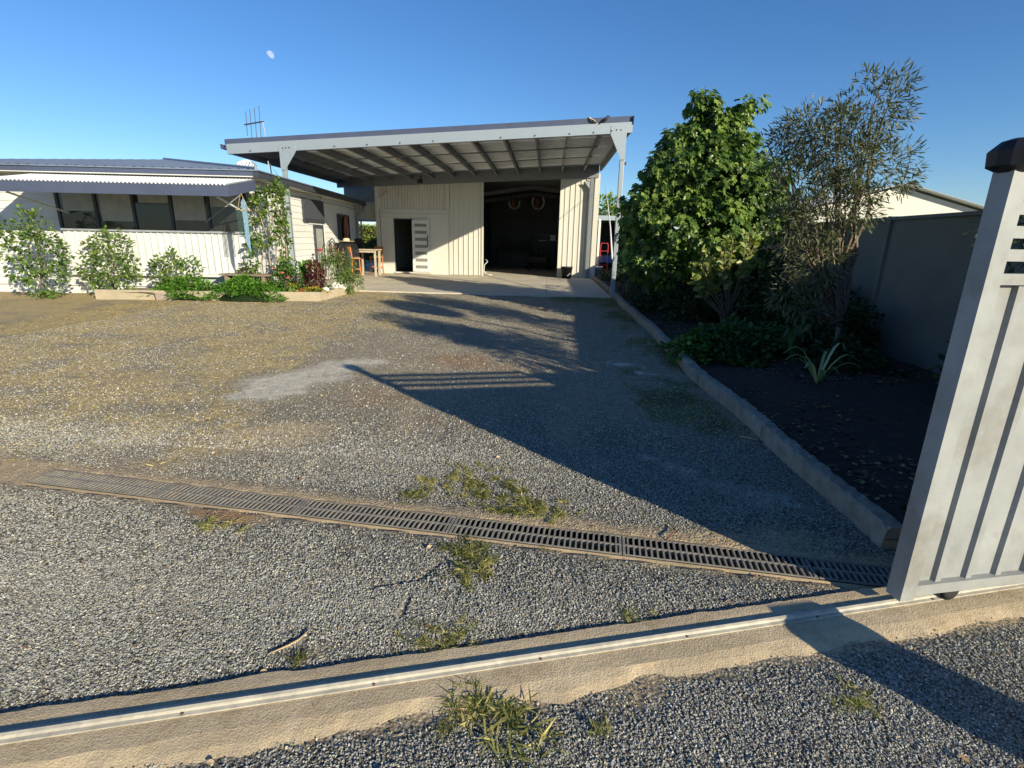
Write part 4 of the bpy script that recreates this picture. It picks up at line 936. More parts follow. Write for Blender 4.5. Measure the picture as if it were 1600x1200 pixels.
for x_ in (.25,GL-.3): MB().lathe([(.02,-.015),(.045,-.015),(.036,0),(.045,.015),(.02,.015)], (x_,0,.045), 14, Matrix.Rotation(R_(90),3,'X')).build('wheel', RUBBER, gt, True)
t_ = empty('gate_motor', (1.87,1.18,-.2), 'small boxy gate motor on the ground beside the track', 'gate motor', rz=GA)
MB().box(-.12,.12,-.09,.09,.03,.36).build('housing', WHITEP, t_, bevel=.02); MB().box(-.14,.14,-.12,.12,0,.028).build('base', GALVD, t_)

# ------------------------------------------------------------------ behind the shed on the right
t_ = empty('rear_carport', (2.9,24,0), 'small dark open carport behind the shed on the right', 'carport')
MB().box(-1.05,1.3,0,5,2.36,2.44).build('roof', CAPB, t_); MB().box(-1.05,1.3,-.05,-.002,2.26,2.46).build('fascia_board', GALV, t_)
MB().box(-1.0,1.3,5.0,5.1,0,2.35).build('rear_wall', DARKT, t_); MB().box(1.25,1.33,.2,4.9,0,2.35).build('side_wall', DARKT, t_)
q = MB().box(-.72,-.62,-.3,-.2,0,2.3).build('post', WHITEB, t_)
t_ = empty('hand_truck', (2.45,23.2,0), 'red tubular hand truck standing behind the white post', 'hand truck')
for s_x in (-.16,.16): MB().tube([(s_x,0,.1),(s_x,.02,1.2),(s_x*.7,.05,1.3)], .018, 6).build('upright', REDP, t_)
for z_ in (.35,.65,.95,1.28): MB().tube([(-.16,.01,z_),(.16,.01,z_)], .014, 6).build('crossbar', REDP, t_)
MB().box(-.2,.2,-.22,0,.02,.035).build('toe_plate', REDP, t_)
for s_x in (-.2,.2): MB().lathe([(.05,-.03),(.12,-.03),(.12,.03),(.05,.03)], (s_x,.08,.12), 14, Matrix.Rotation(R_(90),3,'Y')).build('wheel', RUBBER, t_, True)
t_ = empty('blue_trailer', (3.1,25.6,0), 'low blue trailer parked in the dark rear carport', 'trailer')
MB().box(-.6,.8,-.8,1.4,.40,.72).build('tray', BLUEP, t_, bevel=.02); 
for s_x in (-.66,.86): MB().lathe([(.12,-.07),(.28,-.07),(.28,.07),(.12,.07)], (s_x,.3,.28), 16, Matrix.Rotation(R_(90),3,'Y')).build('wheel', RUBBER, t_, True)
MB().bar((.1,-.8,.45),(.1,-1.7,.4),.06,.06).build('drawbar', BLUEP, t_)
t_ = empty('white_tub', (2.05,21.3,0), 'white plastic tub at the back corner of the shed', 'tub')
MB().lathe([(.14,0),(.18,.34),(.2,.34),(.2,.37),(.17,.37),(.16,.3)], (0,0,0), 18).build('tub', WHITEP, t_, True)
# neighbour's shed
t_ = empty('neighbour_building', (12,27,0), 'grey corrugated roofed building beyond the side fence', 'building')
MB().box(-3,6,-5,4,-.2,2.4).build('wall', CREAMP, t_)
V = []; n = 200
for i in range(n+1):
    y_ = -5.4+9.8*i/n; o = .02*math.sin(i*math.pi/2)
    V += [(-3.4,y_,2.4+o),(1.5,y_,3.7+o),(6.4,y_,2.4+o)]
MB().add(V, [(3*i,3*i+3,3*i+4,3*i+1) for i in range(n)]+[(3*i+1,3*i+4,3*i+5,3*i+2) for i in range(n)]).build('roof', ZINC, t_)
MB().prism([(-3.0,-5.01,2.4),(6.0,-5.01,2.4),(1.5,-5.01,3.6)], (0,.03,0)).build('gable', CREAMP, t_)

# ------------------------------------------------------------------ foliage tools
def leaf_tpl(kind):
    if kind == 'fig':    # lobed
        P = [(0,0,0),(.22,.12,.03),(.42,.30,.0),(.24,.42,.05),(.46,.66,.0),(.20,.68,.06),(0,1.0,-.06),(-.20,.68,.06),(-.46,.66,0),(-.24,.42,.05),(-.42,.30,0),(-.22,.12,.03),(0,.45,-.02)]
        F = [(0,1,12),(1,2,3),(1,3,12),(3,4,5),(3,5,12),(5,6,12),(6,7,12),(7,8,9),(7,9,12),(9,10,11),(9,11,12),(11,0,12)]
    elif kind == 'narrow':
        P = [(0,0,0),(.09,.35,.02),(.07,.7,.0),(0,1,-.04),(-.07,.7,0),(-.09,.35,.02)]; F = [(0,1,5),(1,2,4),(1,4,5),(2,3,4)]
    elif kind == 'oval':
        P = [(0,0,0),(.27,.3,.05),(.28,.62,.04),(0,1,-.05),(-.28,.62,.04),(-.27,.3,.05),(0,.5,-.02)]; F = [(0,1,6),(1,2,6),(2,3,6),(3,4,6),(4,5,6),(5,0,6)]
    elif kind == 'small':
        P = [(0,0,0),(.3,.5,.06),(0,1,-.04),(-.3,.5,.06)]; F = [(0,1,2),(0,2,3)]
    elif kind == 'blade':
        P = [(-.045,0,0),(.045,0,0),(.035,.5,.05),(-.035,.5,.05),(0,1,-.10)]; F = [(0,1,2),(0,2,3),(3,2,4)]
    return np.array(P, float), np.array(F)
def unit(v): return v/np.maximum(np.linalg.norm(v, axis=1, keepdims=True), 1e-9)
def leaves(pos, dirs, size, kind, r, up=(0,0,1), roll=.6, cval=None):
    P, F = leaf_tpl(kind); n = len(pos); Y = unit(dirs)
    N = (np.array(up)[None] if np.ndim(up) == 1 else up)+r.normal(0, roll, (n,3)); N = unit(N-Y*(N*Y).sum(1,keepdims=True)); X = np.cross(Y, N)
    s = size[:,None,None] if hasattr(size,'shape') else size
    W = (P[None,:,0:1]*X[:,None]+P[None,:,1:2]*Y[:,None]+P[None,:,2:3]*N[:,None])*s+pos[:,None]
    FF = (F[None]+np.arange(n)[:,None,None]*len(P)).reshape(-1,3)
    c = r.uniform(0,1,n) if cval is None else cval
    return W.reshape(-1,3), FF, np.repeat(np.stack([c,c,c],1), len(P), 0)
def leafobj(name, pos, dirs, size, kind, mat, r, parent=None, stuff=True, **k):
    V, F, C = leaves(pos, dirs, size, kind, r, **k); o = link(name, npmesh(name, V, F, mat, False, C), parent)
    if stuff: o['kind'] = 'stuff'
    return o
def crown(blobs, r, per=8, clump=.16, size=(.12,.19), droop=.5, inner=.25):
    pos, dr, sz, cv, ou = [], [], [], [], []
    for (cx,cy,cz,rx,ry,rz2,ncl) in blobs:
        d = unit(r.normal(size=(ncl,3))); rad = np.where(r.uniform(0,1,ncl) < inner, r.uniform(.3,.8,ncl), r.uniform(.82,1.08,ncl))
        c = np.array([cx,cy,cz])+d*rad[:,None]*np.array([rx,ry,rz2])
        cc = r.uniform(0,1,ncl)
        for k in range(per):
            dd = unit(r.normal(size=(ncl,3))*.8+d*.9)
            p = c+dd*clump*r.uniform(.1,.9,(ncl,1))
            ou.append(d*.9+np.array([0,0,.45])); dd = dd+np.array([0,0,-droop]); pos.append(p); dr.append(dd); sz.append(r.uniform(*size, ncl)); cv.append(np.clip(cc*.6+r.uniform(0,.4,ncl),0,1))
    global UPV; UPV = np.concatenate(ou)
    return np.concatenate(pos), np.concatenate(dr), np.concatenate(sz), np.concatenate(cv)
def wob(a, b, n, amp, r):
    a = np.array(a,float); b = np.array(b,float); P = [a+(b-a)*i/n+(r.normal(0,amp,3) if 0 < i < n else 0) for i in range(n+1)]; return [tuple(p) for p in P]
def branches(base, tips, r, r0, name='trunk', mat=BARK, parent=None, fork=.3, amp=.04):
    mb = MB(); f = np.array(base)+np.array([0,0,fork])
    mb.tube([base, tuple((np.array(base)+f)/2+r.normal(0,.01,3)), tuple(f)], [r0*1.25, r0, r0*.95], 9)
    for tp in tips: P = wob(f-np.array([0,0,.03]), tp, 6, amp, r); mb.tube(P, [r0*.7*(1-i/6.5)+.004 for i in range(7)], 7)
    return mb.build(name, mat, parent, True)

# ------------------------------------------------------------------ fig tree
r = np.random.default_rng(11)
tree = empty('fig_tree', (2.95,10.3,0), 'tall leafy green fig tree rising from the right garden bed beside the carport post', 'tree')
blobs = [(2.66,10.2,3.66,.19,.25,.24,42),(2.84,10.2,3.30,.36,.4,.26,70),(3.46,10.2,3.68,.15,.2,.07,16),(3.22,10.2,3.48,.18,.25,.12,22),(3.05,10.2,3.22,.3,.35,.2,40),(2.55,10.2,2.95,.50,.6,.42,140),(3.2,10.3,2.95,.42,.6,.40,120),
         (2.15,10.0,2.5,.42,.6,.36,95),(2.95,10.1,2.3,.85,.9,.62,300),(3.7,10.2,2.4,.46,.6,.40,130),(1.82,10.1,1.95,.42,.6,.40,105),(3.95,10.0,1.85,.36,.6,.42,90),(2.7,9.9,1.6,.95,.9,.62,280),(1.68,10.1,1.35,.28,.4,.36,50),(2.1,9.9,1.0,.48,.6,.38,95),(3.2,9.9,1.15,.75,.9,.42,150)]
B_ = [(a-2.95,b-10.3,c,d,e_,f,int(g*.92)) for a,b,c,d,e_,f,g in blobs]
pos, dr_, sz, cv = crown(B_, r, 11, .15, (.08,.155), 1.0)
leafobj('crown', pos, dr_, sz, 'fig', L_FIG, r, tree, cval=cv, up=UPV+np.array([.35,-.45,.2]))
branches((0,0,-.05), [(b[0],b[1],b[2]) for b in B_], r, .065, parent=tree, fork=.55)
yl = link('leaf', npmesh('leaf', *[q for q in leaves(np.array([[1.50-2.95,9.9-10.3,1.42]]), np.array([[-.35,0,-1.]]), np.array([.34]), 'narrow', r, up=(0,-1,0), roll=.1)][:2], L_YLEAF), tree); yl['label'] = 'single yellow drooping leaf'

# olive-like tree at the right edge
def treeobj(name, base, label, blobs, kind, mat, size, per, clump, seed, trunk=.045, droop=.2, bark=BARK, group=None, fork=.5, cat='tree', inner=.3):
    r = np.random.default_rng(seed); t_ = empty(name, base, label, cat, group)
    B = [(a-base[0],b-base[1],c-base[2],d,e_,f,g) for a,b,c,d,e_,f,g in blobs]
    pos, dr_, sz, cv = crown(B, r, per, clump, size, droop, inner)
    leafobj('crown', pos, dr_, sz, kind, mat, r, t_, cval=cv)
    branches((0,0,-.05), [(b[0],b[1],b[2]) for b in B]+[(b[0]+r.normal(0,b[3]*.5),b[1]+r.normal(0,b[4]*.5),b[2]+b[5]*.8) for b in B for _ in range(2)], r, trunk, parent=t_, mat=bark, fork=fork)
    return t_
treeobj('olive_tree', (3.55,6.4,0), 'grey green narrow leaved tree at the right edge in front of the fence',
        [(2.85,6.4,2.50,.28,.35,.26,100),(2.55,6.4,2.28,.17,.3,.24,40),(3.15,6.3,2.35,.35,.4,.35,130),(2.82,6.4,1.95,.24,.35,.25,80),(3.2,6.3,1.75,.35,.4,.3,120),(2.78,6.3,1.50,.2,.3,.2,55),(3.4,6.3,2.75,.3,.35,.3,90),(3.0,6.2,1.15,.28,.3,.25,70),(2.72,6.0,.85,.15,.2,.14,20),(2.88,6.0,.62,.14,.2,.12,14),(3.5,6.3,2.1,.35,.4,.3,110)], 'narrow', L_OLIVE, (.06,.095), 14, .14, 21, .03, .1)
treeobj('bottlebrush_tree', (3.75,3.1,0), 'feathery narrow leaved shrub tree in the garden bed beside the open gate',
        [(3.7,3.0,2.75,.28,.3,.35,90),(3.65,3.1,2.3,.35,.45,.35,160),(3.8,3.3,2.0,.45,.5,.3,150),(3.8,2.9,1.6,.45,.45,.3,120)], 'narrow', L_OLIVE, (.09,.15), 12, .16, 22, .03, .5)
treeobj('wattle_tree', (3.95,4.35,0), 'slim narrow leaved tree against the side fence near the gate, with a round top tuft',
        [(3.9,4.3,2.95,.30,.30,.36,330),(3.9,4.45,1.5,.35,.35,.3,40)], 'narrow', L_OLIVE, (.08,.12), 12, .14, 23, .025, .2)
# dark shrubs filling the bed
shr = [((2.55,13.6,0),.75,.9,1.0,170,'dark green shrub at the foot of the right carport post'),((3.4,12.4,0),.8,.9,.9,160,'dark shrub behind the fig tree trunk'),((2.35,11.7,0),.45,.6,.55,80,'low dark shrub beside the kerb, below the fig crown'),
       ((3.6,9.0,0),.7,.7,1.1,200,'dark leafy shrub to the right of the fig trunk, near the fence'),((4.0,7.6,0),.55,.6,.7,120,'dark shrub beneath the grey green tree'),((3.0,16.5,0),.9,1.0,1.2,150,'dark shrub behind the carport post, nearer the rear carport'),((4.0,4.4,0),.45,.5,.5,80,'low dark shrub near the open gate'),
       ((2.7,9.35,0),.6,.4,.55,150,'low dark shrub right behind the thin bare stems'),((2.2,10.6,0),.4,.6,.5,110,'low dark shrub by the kerb just left of the fig trunk'),((3.55,8.0,0),.5,.5,.75,160,'dark shrub right of the thin bare stems'),((3.7,6.9,0),.5,.4,.6,120,'low dark shrub against the fence behind the strap leaved plant'),
       ((2.25,18.3,0),.32,.5,.35,50,'small green plant beside the shed corner'), ((3.75,10.9,0),.6,.8,1.3,190,'tall dark shrub between fig trunk and side fence')]
for i, (b_, rx, ry, h_, n_, lb_) in enumerate(shr):
    treeobj('garden_shrub', b_, lb_, [(b_[0],b_[1],h_*.55,rx,ry,h_*.5,n_),(b_[0]+.1,b_[1],h_*.35,rx*.8,ry*.8,h_*.35,n_//2)], 'oval', L_DARK, (.05,.10), 8, .14, 40+i, .02, .3, group='dark shrubs in the right garden bed', fork=.1, cat='shrub')

# multi-stemmed sparse shrub with sunlit tips
r = np.random.default_rng(31); t_ = empty('bare_stemmed_shrub', (3.0,8.6,.0), 'open shrub of thin bare stems with yellow green tips before the fig tree', 'shrub')
mb = MB(); pos = []; dd = []
for k in range(34):
    a_ = r.uniform(0, 2*math.pi); tipx = r.uniform(-.72,.42); tipy = r.uniform(-.4,.4); h_ = r.uniform(1.05,1.62)-.18*abs(tipx)
    if tipx < -.3: h_ -= .15
    P = [np.array([0,0,0.]), np.array([tipx*.25,tipy*.3,h_*.3]), np.array([tipx*.75,tipy*.7,h_*.6]), np.array([tipx,tipy,h_])]
    P = [p+r.normal(0,.02,3) for p in P]; mb.tube([tuple(p) for p in P], [.014,.010,.007,.003], 5)
    for j in range(22):
        f = r.uniform(.40,1.02); q = P[2]+(P[3]-P[2])*(f-.5)*2 if f > .5 else P[1]+(P[2]-P[1])*f*2
        pos.append(q+r.normal(0,.012,3)); dd.append(np.array([*r.normal(0,1,2), r.uniform(-.1,.9)]))
mb.build('stems', BARK, t_, True)
leafobj('foliage', np.array(pos), np.array(dd), r.uniform(.075,.13,len(pos)), 'oval', L_TIPS, r, t_, up=(.5,-.8,.5), roll=.6)

# low green mound spilling over the kerb
def mound(name, cx, cy, rx, ry, h, n, kind, mat, size, seed, label, z0, cat='ground cover', droop=.1, group=None):
    r = np.random.default_rng(seed); t_ = empty(name, (cx,cy,z0), label, cat, group)
    th_ = r.uniform(0,2*math.pi,n); q = np.sqrt(r.uniform(0,1,n))*(1+.22*np.sin(3*th_+seed)+.12*np.sin(7*th_))
    x = rx*q*np.cos(th_); y = ry*q*np.sin(th_); top_ = h*np.clip(1-q**2.2,0,1)*(.7+.6*vn(x*4+9,y*4+9,seed)); z = top_*r.uniform(.55,1.05,n)+.01
    d = np.stack([x/rx*.8+r.normal(0,.6,n), y/ry*.8+r.normal(0,.6,n), r.uniform(-.2,.9,n)-droop],1)
    o = leafobj('foliage', np.stack([x,y,z],1), d, r.uniform(*size,n), kind, mat, r, t_, roll=.5)
    mb = MB(); k = 12; V = [(0,0,h*.55)]
    for rg, (f, hz) in enumerate(((.45,.45),(.65,.2),(.78,-.05))):
        for i in range(k): V.append((rx*f*math.cos(2*math.pi*i/k), ry*f*math.sin(2*math.pi*i/k), h*hz))
    F = [(0,1+i,1+(i+1)%k) for i in range(k)]+[(1+g*k+i,1+(g+1)*k+i,1+(g+1)*k+(i+1)%k,1+g*k+(i+1)%k) for g in range(2) for i in range(k)]
    mb.add(V, F).build('stems', L_DARK, t_, True); return t_
mound('green_mound', 2.5, 6.75, .85, .62, .42, 2600, 'oval', leafmat('mound_leaves', (.05,.115,.03), .4, .25), (.05,.10), 51, 'low mound of soft green leaves spilling over the right kerb', -.05)
mound('green_mound', 1.9, 6.6, .38, .5, .20, 700, 'oval', L_BIG, (.04,.08), 52, 'small leafy plant creeping over the kerb onto the gravel', -.08)
mound('green_mound', 3.5, 6.1, .5, .45, .3, 700, 'oval', L_DARK, (.05,.09), 53, 'small dark leafy clump beside the strap leaved plant', -.05)
def rosette(name, loc, n, L, label, mat, seed, wdt=.05, up=.6, cat='plant', spread=1.0):
    r = np.random.default_rng(seed); t_ = empty(name, loc, label, cat)
    for k in range(n):
        a_ = 2*math.pi*k/n+r.uniform(-.3,.3); l_ = L*r.uniform(.7,1.1); u_ = up*r.uniform(.7,1.3); P = []
        for j in range(7):
            f = j/6; rad = l_*f*spread*.8; z = l_*u_*math.sin(f*2.2)*.9; P.append(Vector((rad*math.cos(a_), rad*math.sin(a_), z)))
        sd2 = Vector((-math.sin(a_), math.cos(a_), 0)); V = []
        for j, p in enumerate(P): 
            ww = wdt*math.sin(math.pi*min(.95,.12+j/6.4))**.7; V += [p-sd2*ww/2+Vector((0,0,ww*.12)), p-Vector((0,0,ww*.1)), p+sd2*ww/2+Vector((0,0,ww*.12))]
        F = [(3*j+i,3*j+i+1,3*j+i+4,3*j+i+3) for j in range(6) for i in range(2)]
        c = np.full((21,3), r.uniform(0,1)); link('leaf', npmesh('leaf', np.array([tuple(v) for v in V]), np.array(F), mat, True, c), t_)
    return t_
rosette('strap_leaf_plant', (2.75,5.15,-.02), 11, .42, 'striped strap leaved plant in the dark soil near the right kerb', L_PALEG, 61, .028, .75)
rosette('broad_leaf_plant', (2.85,5.95,.0), 7, .35, 'single stemmed plant with broad dull leaves behind the strap leaves', leafmat('dull_green_broad', (.05,.10,.04),.4,.2), 62, .09, 1.3, spread=.8)
rosette('aloe_clump', (1.98,12.9,.0), 9, .30, 'dry pale tuft at the foot of the carport post', leafmat('dry_pale_leaf', (.22,.18,.12),.4,.1), 63, .03, 1.5, spread=.5)

# hedge in the gap, far trees
r = np.random.default_rng(71); t_ = empty('hedge', (-10.6,31,0), 'clipped yellow green hedge seen in the gap between house and shed', 'hedge')
n_ = 9000; px = r.uniform(-4,4,n_); pz = r.uniform(0,2.0,n_); py = r.uniform(-.1,.12,n_); tp_ = r.uniform(0,1,n_) < .25; pz = np.where(tp_, 1.97+r.normal(0,.05,n_), pz); py = np.where(tp_, r.uniform(0,1.2,n_), py)
leafobj('foliage', np.stack([px,py,pz],1), np.stack([r.normal(0,.7,n_),-1+r.normal(0,.6,n_),r.normal(.2,.6,n_)],1), r.uniform(.06,.11,n_), 'oval', L_HEDGE, r, t_, up=(0,-1,.6))
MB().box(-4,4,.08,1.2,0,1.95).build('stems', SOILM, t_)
treeobj('background_tree', (5.0,44,0), 'distant yellow green tree top above the rear carport roof', [(4.6,44,3.6,1.3,1.2,1.3,200),(6.2,44,3.0,1.3,1.2,1.3,160)], 'oval', L_HEDGE, (.18,.3), 8, .3, 81, .12)
treeobj('background_tree', (16.5,42,0), 'distant dark tree beyond the neighbour roof', [(16.5,42,3.2,2.6,2,1.8,300)], 'oval', L_DARK, (.2,.34), 8, .4, 82, .15)

# ------------------------------------------------------------------ left garden bed
mound('clover_mound', -6.55, 10.95, .92, .62, .42, 5200, 'small', L_BRIGHT, (.035,.065), 91, 'thick bright green ground cover spilling over the left sleeper edging', -.02)
mound('clover_mound', -7.9, 10.9, .9, .6, .4, 3600, 'small', L_BRIGHT, (.035,.065), 92, 'further patch of bright green ground cover below the awning', -.02)
mound('bronze_ground_cover', -6.75, 11.35, .55, .25, .55, 900, 'oval', leafmat('olive_yellow', (.20,.19,.05),.5,.25), (.035,.07), 93, 'yellowing olive plant rising behind the bright green ground cover', .05)
# climbing vine on the left post and wires
r = np.random.default_rng(95); vt = empty('climbing_vine', (-6.22,11.3,0), 'climbing vine with twisting pale stems beside the left carport post', 'vine')
mb = MB()
for (x0_, x1_, yy_, z0_, z1_) in ((-.22,-.10,.0,.1,1.15),(.1,.12,.2,.1,2.1),(.22,.25,.2,.1,2.35),(-.05,.05,.15,.1,2.1),(.32,.28,.25,.1,2.45)):
    mb.tube([(x0_+(x1_-x0_)*i/10+.03*math.sin(i*1.3+x0_*9), yy_+.02*math.cos(i), z0_+(z1_-z0_)*i/10) for i in range(11)], .013, 6)
mb.tube([(-.12,0,1.1),(-.05,.02,1.22),(.08,.05,1.28),(.25,.3,1.3)], .012, 6); mb.tube([(-.14,0,1.98),(-.05,0,1.62),(.02,.03,1.28)], .011, 6)
mb.build('stems', BARKL, vt, True)
bl = [(.02,.1,2.12,.26,.2,.17,42),(.28,.25,2.3,.13,.15,.17,34),(.27,.25,1.8,.10,.15,.35,40),(.27,.25,1.15,.10,.15,.45,44),(.27,.2,.5,.13,.15,.3,40),(-.14,.05,1.9,.16,.15,.2,26),(-.22,0,1.45,.13,.15,.3,26),(-.07,.05,1.2,.2,.15,.12,18),(.12,.15,1.6,.09,.15,.3,14),(-.3,-.05,1.1,.10,.1,.2,12),(-.36,-.1,.6,.12,.12,.25,14)]
pos, dr_, sz, cv = crown(bl, r, 7, .08, (.05,.10), .3, .5)
leafobj('foliage', pos, dr_, sz, 'oval', L_VINE, r, vt, cval=cv)
q = empty('wire_trellis', (-5.75,11.75,0), 'thin dark wire trellis behind the climbing vine', 'trellis')
for k in range(4): MB().tube([(-.5+k*.14,0,.1),(-.5+k*.14,0,2.2)], .007, 5).build('wire', DARKT, q)
for z_ in (1.22,): MB().tube([(-.62,0,z_),(-.42+.02,.02,z_)], .012, 5).build('wire', DARKT, q)
# shrubs & flowers
def flower(parent_name, loc, rad, label, seed, stem=None):
    r = np.random.default_rng(seed); t_ = empty(parent_name, loc, label, 'flower')
    n = 12; a_ = r.uniform(0,2*math.pi,n)
    d = np.stack([np.cos(a_), np.sin(a_)*.8, r.uniform(-.1,.8,n)],1)
    leafobj('petals', r.normal(0,rad*.2,(n,3)), d, r.uniform(rad*.8,rad*1.2,n), 'oval', FLOWERP, r, t_, stuff=False)
    if stem: MB().tube(stem, .008, 5).build('stem', L_BIG, t_)
    return t_
treeobj('flowering_shrub', (-5.85,11.2,.1), 'small green shrub carrying pink flowers in front of the vine', [(-5.80,11.25,.38,.30,.2,.24,60),(-5.88,11.25,.60,.16,.2,.12,24)], 'oval', L_BIG, (.05,.09), 8, .10, 101, .012, .1, group=None, fork=.05, cat='shrub')
for i, (fx, fz, lb_) in enumerate(((-5.92,.62,'pink flower highest on the small shrub'),(-5.76,.53,'pink flower in the middle of the three on the small shrub'),(-5.66,.43,'pink flower lowest right on the small shrub'))):
    flower('pink_flower', (fx,10.98,fz), .05, lb_, 110+i)
rosette('broad_leaf_lily', (-5.72,12.0,.1), 11, .62, 'clump of broad glossy upright leaves by the left carport post', L_BIG, 121, .13, 1.15, spread=.62)
flower('canna_flower', (-5.40,12.1,1.0), .085, 'tall pink canna flower rising above the garden bed', 122, [(0,0,-.8),(.02,0,-.4),(0,0,0)])
flower('canna_bud', (-5.55,12.1,.88), .05, 'dark drooping canna bud left of the pink bloom', 123, [(.03,0,-.7),(.02,0,-.3),(0,0,0)])
bpy.data.objects['canna_bud']['category'] = 'flower'
for ch in bpy.data.objects['canna_bud'].children:
    if ch.name.startswith('petals'): ch.data.materials[0] = L_COLEUS
rosette('canna_leaves', (-5.45,12.15,.1), 6, .75, 'upright broad canna leaves under the pink bloom', L_BIG, 124, .11, 1.2, spread=.4)
treeobj('coleus_plant', (-5.22,11.55,.08), 'dark purple leaved coleus plant in the middle of the left bed', [(-5.25,11.5,.58,.17,.2,.16,50),(-5.25,11.5,.33,.19,.2,.2,60)], 'oval', L_COLEUS, (.04,.075), 8, .08, 130, .012, .1, fork=.05, cat='plant')
treeobj('bronze_plant', (-5.55,11.55,.08), 'small bronze speckled plant left of the purple coleus', [(-5.55,11.5,.25,.24,.2,.20,70)], 'small', L_BROWN, (.04,.075), 8, .08, 131, .010, .1, fork=.05, cat='plant')
mound('yellow_ground_cover', -5.2, 11.28, .30, .14, .14, 420, 'small', L_YEL, (.03,.055), 132, 'low yellow green plant at the front of the left bed', .09)
mound('small_green_plant', -5.72, 11.4, .16, .13, .14, 160, 'oval', L_YEL, (.04,.06), 133, 'tiny lime green plant in the mulch left of the bronze plant', .09)
mound('orange_leaf_litter', -5.42, 11.25, .14, .10, .05, 90, 'oval', leafmat('orange_dry_leaf', (.42,.18,.06),.4,.1), (.04,.07), 134, 'patch of dry orange leaves on the mulch', .1)
treeobj('weeping_shrub', (-5.05,12.5,.05), 'arching green shrub spilling over the corner of the left bed', [(-5.0,12.4,.62,.24,.3,.28,75),(-5.2,12.4,.85,.16,.2,.14,34),(-4.85,12.4,.40,.22,.3,.26,60),(-4.72,12.4,.22,.14,.2,.2,30)], 'narrow', L_VINE, (.06,.12), 10, .10, 140, .012, .6, fork=.3, cat='shrub')
treeobj('white_flowered_plant', (-5.05,12.0,.05), 'pale grey green small leaved plant in the left bed beside the weeping shrub', [(-5.03,11.9,.38,.18,.2,.2,45)], 'small', leafmat('silver_leaf', (.32,.36,.24),.4,.2,hue=(.6,.6,.5)), (.03,.06), 8, .08, 141, .01, .2, fork=.05, cat='plant')
treeobj('dry_twiggy_plant', (-5.1,12.8,.05), 'dry pinkish twiggy plant behind the weeping shrub', [(-5.3,12.7,.85,.2,.2,.2,30)], 'small', leafmat('dry_pink_leaf', (.34,.22,.15),.4,.1), (.03,.06), 7, .1, 142, .01, .2, fork=.3, cat='plant')
def rock(loc, s, label, mat, seed, sq=(1,1,.7)):
    r = np.random.default_rng(seed); import bmesh
    bm = bmesh.new(); bmesh.ops.create_icosphere(bm, subdivisions=2, radius=s)
    for v in bm.verts: v.co = Vector((v.co.x*sq[0], v.co.y*sq[1], v.co.z*sq[2]))*(1+float(r.normal(0,.07)))
    me = bpy.data.meshes.new('garden_rock'); bm.to_mesh(me); bm.free(); me.materials.append(mat); me.polygons.foreach_set('use_smooth',[True]*len(me.polygons))
    o = link('garden_rock', me, None, loc); tag(o, label, 'rock', 'rocks in the left garden bed')
rock((-5.0,11.42,.16), .075, 'white rock at the front of the left bed by the yellow plant', ROCKW, 1)
rock((-4.97,11.9,.2), .09, 'white rock behind the pale small leaved plant', ROCKW, 2, (1.2,1,1))
rock((-5.98,11.42,.18), .10, 'pinkish rock below the small flowering shrub', ROCKP, 3)
rock((-6.25,11.45,.2), .09, 'pale rock beside the vine foot', ROCKP, 4); rock((-5.75,11.75,.2), .09, 'reddish flat rock in the mulch', ROCKP, 5, (1.4,1,.5))
rock((-4.98,12.3,.14), .12, 'flat white stone under the weeping shrub', ROCKW, 6, (1.3,1,.6))
# more shrubs beyond the frame of the bed to the left
for i, (bx, by, hh_, lb_) in enumerate(((-8.3,11.2,.9,'rounded green shrub in front of the verandah skirt'),(-9.6,10.9,1.3,'larger green shrub at the left end of the house bed'),(-10.6,10.2,1.7,'tall green shrub furthest left in front of the house'))):
    treeobj('garden_shrub', (bx,by,0), lb_, [(bx,by,hh_*.5,.5,.4,hh_*.5,150+40*i)], 'oval', L_VINE, (.05,.1), 8, .12, 150+i, .02, .2, group='green shrubs along the house front', fork=.1, cat='shrub')

# ------------------------------------------------------------------ weeds in the gravel
def tuft(cx, cy, rad, n, L, label, seed, col=(.3,.8), flat=.35, mat=None, wdt=1.0):
    r = np.random.default_rng(seed); z = float(height(np.array([cx]),np.array([cy]))[0])+.006; n = int(n*1.9); L = L*.74; flat = flat*.75
    t_ = empty('weed_tuft', (cx,cy,z), label, 'weed', 'weeds growing in the gravel')
    k = max(2, int(rad*110)); cen = np.stack([r.normal(0,rad*.6,k), r.normal(0,rad*.45,k)],1); w_ = (r.uniform(0,1,n)**1.6*k).astype(int); 
    pos = np.stack([cen[w_,0]+r.normal(0,.012,n), cen[w_,1]+r.normal(0,.012,n), np.full(n,.002)],1)
    a_ = r.uniform(0,2*math.pi,n); d = np.stack([np.cos(a_), np.sin(a_), r.uniform(.02,flat*1.9,n)],1)
    o = leafobj('blades', pos, d, r.uniform(L*.45,L*1.1,n), 'blade', mat or L_GRASS, r, t_, roll=.35, cval=np.clip(r.uniform(col[0]-.3,col[1]+.2,n)*.6+.4*r.uniform(0,1,k)[w_],0,1), stuff=True)
    P = np.array(0)
    return t_
